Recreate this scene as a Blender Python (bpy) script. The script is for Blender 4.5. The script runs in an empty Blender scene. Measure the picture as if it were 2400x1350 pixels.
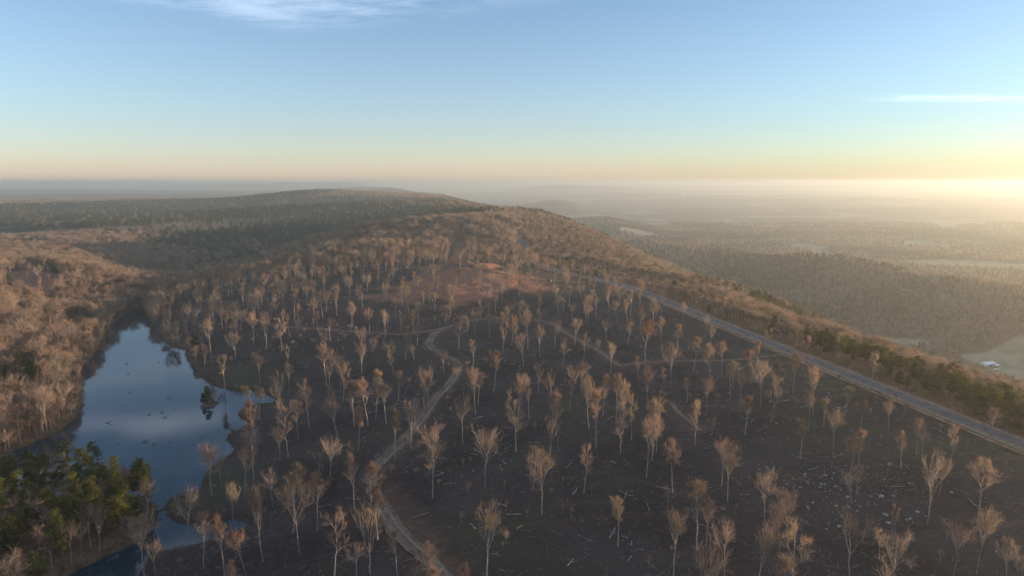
import bpy, math, random
import numpy as np
from mathutils import Vector, Matrix
rad = math.radians

# ------------------------------------------------------------------ camera, light, sky, exposure
scene = bpy.context.scene
COL = scene.collection
CAM_Z, PITCH, F = 105.0, 8.85, 1600.0            # F: focal length in pixels of a 2400 px wide picture
cam_d = bpy.data.cameras.new('camera'); cam = bpy.data.objects.new('camera', cam_d); COL.objects.link(cam)
cam_d.sensor_fit = 'HORIZONTAL'; cam_d.angle = 2*math.atan(1200/F)
cam_d.clip_start = 1.0; cam_d.clip_end = 120000.0
cam.location = (0, 0, CAM_Z); cam.rotation_euler = (rad(90-PITCH), 0, 0)
scene.camera = cam

SUN_ELEV, SUN_AZ = 4.4, 84.0                      # azimuth: degrees right of the view direction (+Y)
sd = bpy.data.lights.new('sun', 'SUN'); sun = bpy.data.objects.new('sun', sd); COL.objects.link(sun)
sd.energy = 5.0; sd.angle = rad(0.6); sd.color = (1.0, 0.66, 0.385)
se, sa = rad(SUN_ELEV), rad(SUN_AZ)
SUN_DIR = Vector((math.sin(sa)*math.cos(se), math.cos(sa)*math.cos(se), math.sin(se)))
sun.rotation_euler = SUN_DIR.to_track_quat('Z', 'Y').to_euler()

world = bpy.data.worlds.new('World'); scene.world = world; world.use_nodes = True
wn, wl = world.node_tree.nodes, world.node_tree.links
wn.clear()
out = wn.new('ShaderNodeOutputWorld'); bg = wn.new('ShaderNodeBackground')
bg.inputs['Strength'].default_value = 0.138
sky = wn.new('ShaderNodeTexSky'); sky.sky_type = 'NISHITA'; sky.sun_disc = False
sky.sun_elevation = rad(SUN_ELEV); sky.sun_rotation = sa
sky.altitude = 300; sky.air_density = 0.9; sky.dust_density = 0.8; sky.ozone_density = 3.0
CLOUD = (2.3, 2.25, 2.35)

def N(nt, t, **kw):
    n = nt.nodes.new(t)
    for k, v in kw.items():
        if k.startswith('i_'):
            key = k[2:]
            n.inputs[int(key) if key.isdigit() else key].default_value = v
        else:
            setattr(n, k, v)
    return n
def M_(nt, op, a, b=None, c=None, clamp=False):
    n = nt.nodes.new('ShaderNodeMath'); n.operation = op; n.use_clamp = clamp
    for i, v in enumerate((a, b, c)):
        if v is None: continue
        if isinstance(v, (int, float)): n.inputs[i].default_value = v
        else: nt.links.new(v, n.inputs[i])
    return n.outputs[0]
def sstep(nt, x, a, b):
    n = nt.nodes.new('ShaderNodeMapRange'); n.interpolation_type = 'SMOOTHSTEP'
    nt.links.new(x, n.inputs['Value']); n.inputs['From Min'].default_value = a; n.inputs['From Max'].default_value = b
    return n.outputs['Result']

wt = world.node_tree
tc = wn.new('ShaderNodeTexCoord'); sep = wn.new('ShaderNodeSeparateXYZ'); wl.new(tc.outputs['Generated'], sep.inputs[0])
zc = M_(wt, 'MAXIMUM', sep.outputs['Z'], 0.04)
px = M_(wt, 'DIVIDE', sep.outputs['X'], zc); py = M_(wt, 'DIVIDE', sep.outputs['Y'], zc)
comb = wn.new('ShaderNodeCombineXYZ'); wl.new(px, comb.inputs[0]); wl.new(py, comb.inputs[1])
def wnoise(scale, detail, rough, sx=1, sy=1, rot=0.0, off=(0, 0, 0)):
    mp = N(wt, 'ShaderNodeMapping'); mp.inputs['Scale'].default_value = (sx, sy, 1); mp.inputs['Rotation'].default_value = (0, 0, rot)
    mp.inputs['Location'].default_value = off
    wl.new(comb.outputs[0], mp.inputs[0])
    n = N(wt, 'ShaderNodeTexNoise'); n.inputs['Scale'].default_value = scale; n.inputs['Detail'].default_value = detail
    n.inputs['Roughness'].default_value = rough; wl.new(mp.outputs[0], n.inputs['Vector'])
    return n.outputs['Fac']
big = wnoise(0.55, 3, 0.5, 1, 1, 0.3, (3.1, 1.7, 0))
fine = wnoise(3.4, 7, 0.66, 0.8, 1.5, 0.35, (0.3, 0.4, 0))
radius = M_(wt, 'SQRT', M_(wt, 'ADD', M_(wt, 'MULTIPLY', px, px), M_(wt, 'MULTIPLY', py, py)))
near = M_(wt, 'SUBTRACT', 1.0, sstep(wt, M_(wt, 'ADD', radius, M_(wt, 'MULTIPLY', M_(wt, 'ABSOLUTE', M_(wt, 'ADD', px, 1.5)), 0.62)), 4.4, 5.3))
wide = M_(wt, 'MULTIPLY', sstep(wt, radius, 3.2, 3.9), 0.17)
m1 = sstep(wt, M_(wt, 'ADD', M_(wt, 'ADD', M_(wt, 'MULTIPLY', big, 0.50), M_(wt, 'MULTIPLY', fine, 0.62)), wide), 0.60, 0.86)
m1 = M_(wt, 'MULTIPLY', m1, near)
# thin streak low in the sky on the sunward side, and its faint relatives all round
streak = wnoise(0.35, 4, 0.6, 0.5, 1.6, -0.6, (1.0, 4.2, 0))
ddx = M_(wt, 'MULTIPLY', M_(wt, 'SUBTRACT', M_(wt, 'ADD', M_(wt, 'MULTIPLY', px, -0.10), py), 8.0), 1.0)
band = M_(wt, 'SUBTRACT', 1.0, sstep(wt, M_(wt, 'ABSOLUTE', ddx), 0.05, 0.55))
side = M_(wt, 'MULTIPLY', sstep(wt, px, 4.0, 5.2), M_(wt, 'SUBTRACT', 1.0, sstep(wt, px, 9.0, 14.0)))
m2 = M_(wt, 'MULTIPLY', M_(wt, 'MULTIPLY', band, side), sstep(wt, fine, 0.35, 0.65))
puff = sstep(wt, wnoise(1.15, 5, 0.5, 1, 1.3, 0.2, (2.2, 0.9, 0)), 0.45, 0.60)
m3 = M_(wt, 'MULTIPLY', puff, M_(wt, 'SUBTRACT', 1.0, sstep(wt, radius, 2.9, 3.6)))
m = M_(wt, 'MAXIMUM', M_(wt, 'MAXIMUM', M_(wt, 'MULTIPLY', m1, 0.33), M_(wt, 'MULTIPLY', m3, 0.85)), M_(wt, 'MULTIPLY', m2, 0.42))
mixc = wn.new('ShaderNodeMix'); mixc.data_type = 'RGBA'; mixc.blend_type = 'ADD'
hs = wn.new('ShaderNodeHueSaturation'); wl.new(M_(wt, 'ADD', 0.80, M_(wt, 'MULTIPLY', sstep(wt, sep.outputs['Z'], 0.10, 0.40), 0.10)), hs.inputs['Saturation']); wl.new(sky.outputs[0], hs.inputs['Color'])
wl.new(m, mixc.inputs['Factor']); wl.new(hs.outputs[0], mixc.inputs['A']); mixc.inputs['B'].default_value = (*CLOUD, 1)
# pale warm band low over the horizon, thinner towards the sun where the sky is bright already
low = M_(wt, 'POWER', 2.718, M_(wt, 'MULTIPLY', M_(wt, 'MAXIMUM', sep.outputs['Z'], 0.0), -13.0))
sunw = M_(wt, 'ADD', M_(wt, 'MULTIPLY', sep.outputs['X'], math.sin(sa)), M_(wt, 'MULTIPLY', sep.outputs['Y'], math.cos(sa)))
away = M_(wt, 'SUBTRACT', 1.0, M_(wt, 'MULTIPLY', sstep(wt, sunw, 0.0, 0.85), 1.0))
mixd = wn.new('ShaderNodeMix'); mixd.data_type = 'RGBA'; mixd.blend_type = 'ADD'
wl.new(M_(wt, 'MULTIPLY', low, away), mixd.inputs['Factor']); wl.new(mixc.outputs['Result'], mixd.inputs['A']); mixd.inputs['B'].default_value = (0.92, 0.60, 0.62, 1)
wl.new(mixd.outputs['Result'], bg.inputs['Color'])
wl.new(bg.outputs[0], out.inputs[0])

vs = scene.view_settings
vs.view_transform = 'Standard'; vs.look = 'None'; vs.gamma = 1.0; vs.use_curve_mapping = False
vs.exposure = 1.46
cy = scene.cycles
cy.max_bounces = 4; cy.diffuse_bounces = 2; cy.glossy_bounces = 2; cy.volume_bounces = 1; cy.transparent_max_bounces = 4
cy.use_denoising = True
cy.sample_clamp_indirect = 3.0

HAZE_DENSITY, HAZE_G = 1.45e-4, 0.68
HAZE_COLOR = (0.78, 0.83, 0.77)

# ------------------------------------------------------------------ numeric helpers
rng = np.random.default_rng(7)
_perm = rng.random((512, 512))
def vnoise(x, y):
    x = np.asarray(x, float); y = np.asarray(y, float)
    xi = np.floor(x).astype(int); yi = np.floor(y).astype(int)
    fx = x-xi; fy = y-yi; fx = fx*fx*(3-2*fx); fy = fy*fy*(3-2*fy)
    a = _perm[xi & 511, yi & 511]; b = _perm[(xi+1) & 511, yi & 511]
    c = _perm[xi & 511, (yi+1) & 511]; d = _perm[(xi+1) & 511, (yi+1) & 511]
    return (a*(1-fx)+b*fx)*(1-fy)+(c*(1-fx)+d*fx)*fy - 0.5
def fbm(x, y, scale, octv=4, seed=0.0):
    s = 0; a = 1.0; f = 1.0/scale
    for o in range(octv):
        s = s + a*vnoise(x*f+seed*17.3+o*31.7, y*f-seed*9.1+o*11.3); a *= 0.5; f *= 2.03
    return s
def sm(x, a, b):
    t = np.clip((x-a)/(b-a), 0, 1); return t*t*(3-2*t)
def gauss(x, y, cx, cy_, sx, sy, rot=0.0):
    c, s = math.cos(rot), math.sin(rot)
    u = (x-cx)*c+(y-cy_)*s; v = -(x-cx)*s+(y-cy_)*c
    return np.exp(-(u/sx)**2-(v/sy)**2)
CP, SP = math.cos(rad(PITCH)), math.sin(rad(PITCH))
def ray(u, v):
    a = (np.asarray(u, float)-1200)/F; b = (675-np.asarray(v, float))/F
    return a, CP+b*SP, -SP+b*CP
def on_plane(u, v, z):
    dx, dy, dz = ray(u, v); t = (z-CAM_Z)/dz
    return dx*t, dy*t
def project(x, y, z):
    zz = z-CAM_Z
    depth = y*CP - zz*SP; up = y*SP + zz*CP
    return 1200+F*x/depth, 675-F*up/depth
def chaikin(P, n=2):
    P = np.array(P, float)
    for _ in range(n):
        Q = np.roll(P, -1, 0); P = np.stack([P*.75+Q*.25, P*.25+Q*.75], 1).reshape(-1, 2)
    return P
def inside(P, x, y):
    x = np.asarray(x, float); r = np.zeros(x.shape, bool); n = len(P)
    for i in range(n):
        x1, y1 = P[i]; x2, y2 = P[(i+1) % n]
        if y1 == y2: continue
        c = ((y1 > y) != (y2 > y)) & (x < (x2-x1)*(y-y1)/(y2-y1)+x1)
        r ^= c
    return r
def seg_dist(P, x, y, closed=True):
    d = np.full(np.shape(x), 1e9); n = len(P)
    for i in range(n if closed else n-1):
        x1, y1 = P[i]; x2, y2 = P[(i+1) % n]
        ex, ey = x2-x1, y2-y1; L = ex*ex+ey*ey+1e-9
        t = np.clip(((x-x1)*ex+(y-y1)*ey)/L, 0, 1)
        d = np.minimum(d, (x-x1-t*ex)**2+(y-y1-t*ey)**2)
    return np.sqrt(d)
def sdf(P, x, y):
    d = seg_dist(P, x, y); return np.where(inside(P, x, y), -d, d)

# ------------------------------------------------------------------ the lie of the land
POND_Z = -20.0
pond_px = [(-260,1180),(-200,1120),(-60,1092),(0,1068),(60,1045),(120,1020),(165,990),(188,965),(190,900),(186,862),(228,820),(260,770),
           (285,742),(318,722),(348,742),(356,775),(398,812),(440,820),(450,850),(468,880),(500,905),(560,917),(605,914),(648,934),
           (650,944),(612,946),(575,955),(556,968),(572,985),(592,994),(568,1006),(538,1014),(533,1036),(556,1050),(540,1066),
           (505,1090),(478,1118),(474,1146),(440,1160),(396,1168),(390,1186),(402,1220),(440,1230),(500,1224),(560,1216),(588,1224),
           (582,1236),(545,1250),(490,1268),(430,1284),(385,1290),(350,1306),(332,1345),(300,1420),(190,1440),(120,1380),(160,1346),
           (240,1308),(320,1272),(362,1238),(366,1205),(360,1178),(300,1160),(150,1162),(0,1170),(-150,1200)]
POND = chaikin(np.stack(on_plane([p[0] for p in pond_px], [p[1] for p in pond_px], POND_Z), 1), 1)
ISLE = np.array(on_plane(494, 947, POND_Z))
lake_px = [(-300,548),(-120,538),(0,535),(45,536),(66,541),(40,546),(0,550),(-120,556)]
LAKE_Z = -15.0
LAKE = chaikin(np.stack(on_plane([p[0] for p in lake_px], [p[1] for p in lake_px], LAKE_Z), 1), 1)

ROAD_K = np.array([(265,-260),(240,50),(215,180),(199,252),(167,406),(140,540),(114,666),(88,735),(64,785),(42,850),(27,905),(16,965),(14,1010),(20,1045),(12,1090),(-6,1150),(-26,1230)], float)
def road_x(y): return np.interp(y, ROAD_K[:, 1], ROAD_K[:, 0])
CRX = np.array([(-6000,900),(-400,330),(50,262),(252,222),(406,192),(540,166),(666,140),(785,92),(905,52),(1045,38),(1200,15),(1450,-12),(1700,-35),(2100,-110),(2600,-235),(3300,-330),(4500,-540),(6000,-900),(8000,-1400),(15000,-3400),(60000,-12000)], float)
CRZ = np.array([(-6000,10),(0,4),(300,4),(600,3.5),(740,0),(850,-1),(940,3),(1050,9),(1200,16),(1450,28),(1640,34),(1760,28),(2000,18),(2600,20),(2900,12),(4200,10),(4600,16),(6000,20),(8300,38),(9500,20),(60000,0)], float)
def height(x, y, water=True):
    x = np.asarray(x, float); y = np.asarray(y, float)
    xc = np.interp(y, CRX[:, 0], CRX[:, 1]); zc = np.interp(y, CRZ[:, 0], CRZ[:, 1])
    d = x-xc
    # right flank
    dd = np.maximum(d, 0)
    spur = fbm(x, y, 260, 3, 2)*46*sm(dd, 70, 260)
    Rf = np.interp(dd+spur*0.6, [0, 40, 100, 160, 230, 300, 450, 600, 700], [0, 1.5, 9, 27, 58, 95, 155, 188, 194])
    Rn = np.interp(dd+spur*0.3, [0, 22, 54, 98, 160, 230, 300, 450, 600, 700], [0, 1.5, 12, 32, 60, 88, 118, 166, 188, 194])
    tn = sm(y, 560, 720); R = Rn*(1-tn)+Rf*tn
    right = zc-R
    valley = -205+fbm(x, y, 900, 4, 3)*22+fbm(x, y, 170, 3, 5)*5
    # foothill ridge that runs alongside in the valley
    fx = np.interp(y, [0, 700, 1085, 1700, 2656, 3300, 4200, 6000], [1100, 1010, 905, 850, 490, 560, 560, 420])
    amp = np.interp(y, [-500, 300, 700, 1085, 1700, 2300, 2656, 3000, 3400, 4200, 5200, 6600, 7400, 8600], [10, 60, 90, 110, 104, 96, 80, 20, 66, 94, 20, 95, 120, 10])
    wd = np.interp(y, [0, 1085, 2656, 4200, 8000], [125, 125, 125, 230, 450])
    dx = (x-fx)
    ridge = amp*np.exp(-(dx/wd)**2)*(1+0.25*fbm(x, y, 300, 3, 7))
    lowbench = 34*np.exp(-((x-np.interp(y, [600, 1400], [640, 640]))/150)**2)*sm(y, 600, 900)*(1-sm(y, 1300, 1700))
    far = 0
    for k, (yy, a, x0) in enumerate([(6300, 60, 900), (9000, 95, 1500), (11500, 118, 500), (15500, 150, 400), (21000, 215, 0), (29000, 318, -500)]):
        wob = fbm(x, y*0.3, 3600+yy*0.12, 4, 20+k)
        far = far+a*(0.78+0.55*wob)*np.exp(-((y-yy-wob*900-x*0.05)/(520+yy*0.03))**2)*sm(x, x0-1500, x0+900)
    hillg = 120*gauss(x, y, 1400, 16000, 1700, 1500)
    low = valley+ridge+lowbench+far+hillg
    k = 14.0
    right = k*np.log(np.exp(np.clip(right/k, -40, 40))+np.exp(np.clip(low/k, -40, 40)))
    # left flank: plateau falling away to the pond
    dl = np.maximum(-d, 0)
    zw = np.interp(y, [0, 700, 1500, 4000, 30000], [-11, -11, -17, -25, -60])
    w = np.interp(y, [0, 700, 1500, 3500], [230, 280, 430, 800])
    left = zw+(zc-zw)*np.exp(-(dl/w)**2)
    q = sm(dl, 60, 400)
    left = left+q*(fbm(x, y, 520, 4, 9)*15+fbm(x, y, 1900, 3, 11)*26*sm(y, 1300, 3000))
    left = left+18*gauss(x, y, -640, 620, 230, 300)+10*gauss(x, y, -460, 330, 110, 160)
    left = left+9*gauss(x, y, -430, 760, 120, 120)
    left = left+12*gauss(x, y, -190, 1190, 190, 110, -0.12)+8*gauss(x, y, -60, 1240, 130, 120)
    # draw running back from the head of the pond
    vx = np.interp(y, [500, 647, 950, 1380, 1900, 2500], [-355, -364, -455, -540, -420, -500])
    va = np.interp(y, [500, 640, 950, 1380, 1900, 2500], [0, 14, 34, 44, 34, 0])
    left = left-va*np.exp(-((x-vx)/np.interp(y, [600, 1400], [75, 170]))**2)+9*gauss(x, y, -170, 880, 130, 110)
    left = left-17*gauss(x, y, -300, 1600, 230, 190)+56*gauss(x, y, -980, 3500, 430, 300, 0.1)+22*gauss(x, y, -700, 2350, 420, 130, 0.15)+13*gauss(x, y, -820, 1730, 330, 60, 0.1)
    left = left+150*gauss(x, y, -12500, 19500, 4200, 1500)+118*gauss(x, y, -5200, 15500, 2500, 700, -0.1)+60*gauss(x, y, -9000, 9000, 5000, 500)+170*gauss(x, y, -9500, 25000, 9000, 1500)+20*gauss(x, y, -4200, 6500, 3000, 260)
    t = sm(d, -30, 30)
    z = left*(1-t)+right*t
    z = np.where(z > 85, 85+26*(1-np.exp(-(np.maximum(z, 85)-85)/26)), z)
    # sites inside the cleared ground
    kn = gauss(x, y, -52, 735, 74, 42, -0.12)
    z = z+19*kn + 11.0*gauss(x, y, -45, 655, 84, 62)
    z = z-0.9*sm(kn, .6, .8)*sm(-(y-722), 0, 10)
    kr = np.clip(kn*1.3+gauss(x, y, -40, 655, 84, 60), 0, 1)
    z = z+kr*(fbm(x, y, 11, 3, 15)*2.6)
    nearw = (1-sm(np.abs(d), 500, 2500))*(1-sm(y, 1500, 3000))
    z = z+nearw*(fbm(x, y, 70, 3, 13)*2.2*sm(np.abs(x-road_x(y)), 8, 30)+fbm(x, y, 14, 2, 14)*0.5*sm(np.abs(x-road_x(y)), 6, 14))
    z = np.where(y < 60, z*1.0, z)
    if water:
        box = (x > -520) & (x < -60) & (y > 100) & (y < 800)
        s = np.full(x.shape, 1e3)
        if box.any(): s[box] = sdf(POND, x[box], y[box])
        bank = POND_Z+0.25+np.clip(s, 0, None)*0.03+1.0*(1-np.exp(-np.clip(s, 0, None)/2.5))
        m = sm(s, 0, 95)
        z = np.where(s < 900, np.maximum(bank*(1-m)+np.maximum(z, POND_Z+2)*m, POND_Z+0.2), z)
        z = np.where(s < 0, POND_Z+np.clip(s*0.3, -3, 0)+0.0, z)
        ri = np.hypot(x-ISLE[0], (y-ISLE[1])*0.75)
        z = np.where(ri < 12, np.maximum(z, POND_Z-3+3.8*np.exp(-(ri/7.0)**4)), z)
        bx = (x < LAKE[:, 0].max()+300) & (np.abs(y-LAKE[:, 1].mean()) < 600)
        s2 = np.full(x.shape, 1e4)
        if bx.any(): s2[bx] = sdf(LAKE, x[bx], y[bx])
        m2_ = sm(s2, 0, 250); b2 = LAKE_Z+0.3+np.clip(s2, 0, None)*0.01
        z = np.where(s2 < 500, b2*(1-m2_)+np.maximum(z, LAKE_Z+.3)*m2_, z)
        z = np.where(s2 < 0, LAKE_Z-2.0, z)
    return z

def hit(u, v, tmax=30000.0, water=True):
    """first ground point on the ray through pixel (u, v)"""
    u = np.atleast_1d(np.asarray(u, float)); v = np.atleast_1d(np.asarray(v, float))
    dx, dy, dz = ray(u, v)
    ts = 120*np.exp(np.linspace(0, math.log(tmax/120), 420))
    X = dx[:, None]*ts; Y = dy[:, None]*ts; Z = CAM_Z+dz[:, None]*ts
    below = Z < height(X, Y, water)
    k = np.where(below.any(1), below.argmax(1), len(ts)-1); k = np.maximum(k, 1)
    a, b = ts[k-1], ts[k]
    for _ in range(14):
        c = (a+b)/2; bl = CAM_Z+dz*c < height(dx*c, dy*c, water)
        b = np.where(bl, c, b); a = np.where(bl, a, c)
    return dx*b, dy*b, height(dx*b, dy*b, water), np.hypot(np.hypot(dx*b, dy*b), dz*b)
# ------------------------------------------------------------------ materials
def new_mat(name):
    m = bpy.data.materials.new(name); m.use_nodes = True
    nt = m.node_tree; b = nt.nodes['Principled BSDF']; b.inputs['Specular IOR Level'].default_value = 0.15
    return m, nt, b
def mixrgb(nt, fac, a, b, mode='MIX'):
    n = nt.nodes.new('ShaderNodeMix'); n.data_type = 'RGBA'; n.blend_type = mode
    for s, v in (('Factor', fac), ('A', a), ('B', b)):
        i = [q for q in n.inputs if q.name == s and (q.type == 'RGBA' if s != 'Factor' else q.type == 'VALUE')][0]
        if isinstance(v, (int, float)): i.default_value = v
        elif isinstance(v, tuple): i.default_value = (*v, 1)[:4]
        else: nt.links.new(v, i)
    return [q for q in n.outputs if q.type == 'RGBA'][0]
def noise(nt, scale, detail=3, rough=0.55, coord='pos', vec=None):
    n = nt.nodes.new('ShaderNodeTexNoise'); n.inputs['Scale'].default_value = scale
    n.inputs['Detail'].default_value = detail; n.inputs['Roughness'].default_value = rough
    if vec is not None: nt.links.new(vec, n.inputs['Vector'])
    elif coord == 'pos':
        g = nt.nodes.new('ShaderNodeNewGeometry'); nt.links.new(g.outputs['Position'], n.inputs['Vector'])
    else:
        t = nt.nodes.new('ShaderNodeTexCoord'); nt.links.new(t.outputs['Object'], n.inputs['Vector'])
    return n.outputs['Fac']

def ground_material():
    m, nt, b = new_mat('ground')
    at = nt.nodes.new('ShaderNodeAttribute'); at.attribute_name = 'cover'
    s = nt.nodes.new('ShaderNodeSeparateColor'); nt.links.new(at.outputs['Color'], s.inputs[0])
    char, soil, field = s.outputs
    n1 = noise(nt, 0.35, 6, 0.7); n2 = noise(nt, 0.03, 5, 0.6); n3 = noise(nt, 2.2, 4, 0.7); n4 = noise(nt, 0.0035, 5, 0.6)
    litter = mixrgb(nt, sstep(nt, n1, .35, .68), (.082, .050, .034), (.165, .104, .068))
    litter = mixrgb(nt, sstep(nt, n4, .42, .62), litter, (.07, .06, .035))
    charc = mixrgb(nt, sstep(nt, n2, .36, .64), (.029, .0225, .0215), (.054, .042, .038))
    charc = mixrgb(nt, sstep(nt, n1, .52, .72), charc, (.072, .060, .054))
    charc = mixrgb(nt, M_(nt, 'MULTIPLY', sstep(nt, n3, .60, .75), .6), charc, (.11, .098, .09))
    charc = mixrgb(nt, sstep(nt, noise(nt, .009, 3, .6), .50, .62), charc, (.050, .046, .031))
    soilc = mixrgb(nt, sstep(nt, n1, .35, .65), (.17, .080, .050), (.29, .152, .092))  # red soil, its colour raised so the knoll looks sunlit
    fieldc = mixrgb(nt, sstep(nt, n2, .4, .6), (.17, .175, .10), (.25, .24, .15))
    c = mixrgb(nt, char, litter, charc)
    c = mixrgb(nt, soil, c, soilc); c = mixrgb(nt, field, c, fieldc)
    nt.links.new(c, b.inputs['Base Color']); b.inputs['Roughness'].default_value = .95
    bump = nt.nodes.new('ShaderNodeBump'); bump.inputs['Strength'].default_value = .8; bump.inputs['Distance'].default_value = .6
    nt.links.new(M_(nt, 'ADD', M_(nt, 'MULTIPLY', n1, 1.0), M_(nt, 'MULTIPLY', n3, .35)), bump.inputs['Height'])
    nt.links.new(bump.outputs[0], b.inputs['Normal'])
    return m
def simple(name, c1, c2, scale=1.0, rough=.9, coord='pos', hue=0.0, vary=0.0):
    m, nt, b = new_mat(name)
    c = mixrgb(nt, sstep(nt, noise(nt, scale, 4, .6, coord), .35, .65), c1, c2)
    if vary or hue:
        oi = nt.nodes.new('ShaderNodeObjectInfo')
        h = nt.nodes.new('ShaderNodeHueSaturation')
        nt.links.new(M_(nt, 'ADD', 0.5-hue/2, M_(nt, 'MULTIPLY', oi.outputs['Random'], hue)), h.inputs['Hue'])
        r2 = M_(nt, 'FRACT', M_(nt, 'MULTIPLY', oi.outputs['Random'], 37.7))
        nt.links.new(M_(nt, 'ADD', 1-vary/2, M_(nt, 'MULTIPLY', r2, vary)), h.inputs['Value'])
        nt.links.new(c, h.inputs['Color']); c = h.outputs[0]
    nt.links.new(c, b.inputs['Base Color']); b.inputs['Roughness'].default_value = rough
    return m
def thin(m, amount, out_col=None):
    """twigs and needles are thin: part of the light comes through to the far side"""
    nt = m.node_tree; b = nt.nodes['Principled BSDF']; o = nt.nodes['Material Output']
    t = nt.nodes.new('ShaderNodeBsdfTranslucent'); x = nt.nodes.new('ShaderNodeMixShader'); x.inputs[0].default_value = amount
    nt.links.new(b.inputs['Base Color'].links[0].from_socket, t.inputs['Color'])
    nt.links.new(b.outputs[0], x.inputs[1]); nt.links.new(t.outputs[0], x.inputs[2]); nt.links.new(x.outputs[0], o.inputs['Surface'])
MAT = {}
MAT['ground'] = ground_material()
MAT['bark'] = simple('bark', (.19, .165, .15), (.30, .265, .235), .8, .9, 'obj', .02, .35)
MAT['twig'] = simple('twig', (.205, .138, .088), (.295, .205, .133), .5, .9, 'obj', .035, .8)
MAT['rust'] = simple('rust_leaves', (.22, .105, .055), (.30, .15, .08), .5, .9, 'obj', .03, .3)
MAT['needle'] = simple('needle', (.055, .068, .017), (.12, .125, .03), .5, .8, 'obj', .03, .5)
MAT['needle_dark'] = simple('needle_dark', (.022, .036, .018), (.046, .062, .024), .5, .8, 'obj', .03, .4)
MAT['pine_bark'] = simple('pine_bark', (.10, .07, .05), (.17, .12, .09), .8, .9, 'obj')
MAT['asphalt'] = simple('asphalt', (.085, .086, .090), (.14, .14, .145), .25, .9)
MAT['gravel'] = simple('gravel_shoulder', (.16, .12, .085), (.25, .20, .15), .5, .95)
MAT['track'] = simple('track_soil', (.090, .068, .048), (.16, .122, .086), .2, .95)
MAT['rut'] = simple('track_rut', (.15, .118, .084), (.22, .178, .13), .3, .95)
MAT['stone'] = simple('stone', (.15, .142, .138), (.32, .305, .29), .9, .9, 'obj', 0, .4)
MAT['log'] = simple('weathered_log', (.13, .115, .105), (.27, .245, .22), .8, .9, 'obj', .02, .5)
MAT['wet_log'] = simple('wet_log', (.018, .016, .014), (.035, .03, .026), .8, .6, 'obj')
MAT['metal'] = simple('roof_metal', (.72, .74, .78), (.82, .83, .86), .6, .45, 'obj')
MAT['wall'] = simple('painted_wall', (.55, .53, .5), (.68, .66, .62), .6, .8, 'obj')
MAT['dark'] = simple('dark_opening', (.02, .02, .02), (.04, .04, .04), .6, .8, 'obj')
MAT['grass'] = simple('dry_grass', (.10, .085, .045), (.17, .135, .075), .3, .95)
for k_, a_ in (('twig', .45), ('rust', .45), ('needle', .4), ('needle_dark', .4), ('grass', .4)): thin(MAT[k_], a_)
def water_material():
    m, nt, b = new_mat('water')
    b.inputs['Base Color'].default_value = (.008, .026, .040, 1); b.inputs['Roughness'].default_value = .03
    b.inputs['Specular IOR Level'].default_value = .5; b.inputs['IOR'].default_value = 1.33
    n = noise(nt, 1.3, 3, .6); n2_ = noise(nt, .18, 2, .5)
    bump = nt.nodes.new('ShaderNodeBump'); bump.inputs['Strength'].default_value = .10; bump.inputs['Distance'].default_value = .05
    nt.links.new(M_(nt, 'ADD', n, n2_), bump.inputs['Height']); nt.links.new(bump.outputs[0], b.inputs['Normal'])
    return m
MAT['water'] = water_material()

# ------------------------------------------------------------------ object helpers
def mesh_obj(name, verts, faces, mats, parent=None, loc=None, fmat=None, smooth=False, link=True):
    me = bpy.data.meshes.new(name)
    verts = np.asarray(verts, np.float32)
    if isinstance(faces, np.ndarray) and faces.ndim == 2:
        k = faces.shape[1]; nf = len(faces)
        me.vertices.add(len(verts)); me.vertices.foreach_set('co', verts.ravel())
        me.loops.add(nf*k); me.loops.foreach_set('vertex_index', faces.astype(np.int32).ravel())
        me.polygons.add(nf); me.polygons.foreach_set('loop_start', np.arange(0, nf*k, k, dtype=np.int32))
        me.update(calc_edges=True)
    else:
        me.from_pydata([tuple(v) for v in verts], [], [tuple(f) for f in faces]); me.update()
    for mm in (mats if isinstance(mats, (list, tuple)) else [mats]): me.materials.append(mm)
    if fmat is not None: me.polygons.foreach_set('material_index', np.asarray(fmat, np.int32))
    if smooth: me.polygons.foreach_set('use_smooth', np.ones(len(me.polygons), bool))
    o = bpy.data.objects.new(name, me)
    if link: COL.objects.link(o)
    if parent is not None: o.parent = parent
    if loc is not None: o.location = loc
    return o
def tag(o, label=None, cat=None, group=None, kind=None):
    for k, v in (('label', label), ('category', cat), ('group', group), ('kind', kind)):
        if v: o[k] = v
    return o
def empty(name, loc, rz=0, s=(1, 1, 1)):
    o = bpy.data.objects.new(name, None); COL.objects.link(o); o.empty_display_size = 1
    o.location = loc; o.rotation_euler = (0, 0, rz); o.scale = s
    return o

# ------------------------------------------------------------------ where woods, clearings and fields are (plan view)
CLEAR = np.array([(-60,-400),(-60,60),(-150,180),(-150,240),(-165,360),(-240,500),(-305,560),(-335,650),(-350,760),(-345,860),(-280,960),(-180,1020),(-70,1010),(-30,1000),(5,990),(16,965),(27,905),(42,850),(64,785),(88,735),(114,666),(140,540),(167,406),(199,252),(215,180),(240,50),(265,-260)], float)
def U(pts, z=None):
    u = [p[0] for p in pts]; v = [p[1] for p in pts]
    if z is None: X, Y, _, _ = hit(u, v)
    else: X, Y = on_plane(u, v, z)
    return np.stack([X, Y], 1)
LANE = U([(1030,640),(1050,612),(1062,590),(1068,565),(1095,565),(1095,590),(1090,612),(1100,625)])
GROVE = chaikin(U([(-250,1210),(-100,1180),(0,1172),(150,1165),(300,1163),(352,1182),(360,1236),(300,1274),(200,1318),(120,1360),(60,1480),(-300,1500)], POND_Z+1), 1)
BANK = U([(895,1150),(930,1118),(985,1190),(1050,1270),(1085,1335),(1020,1310),(945,1240),(905,1195)])
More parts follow.
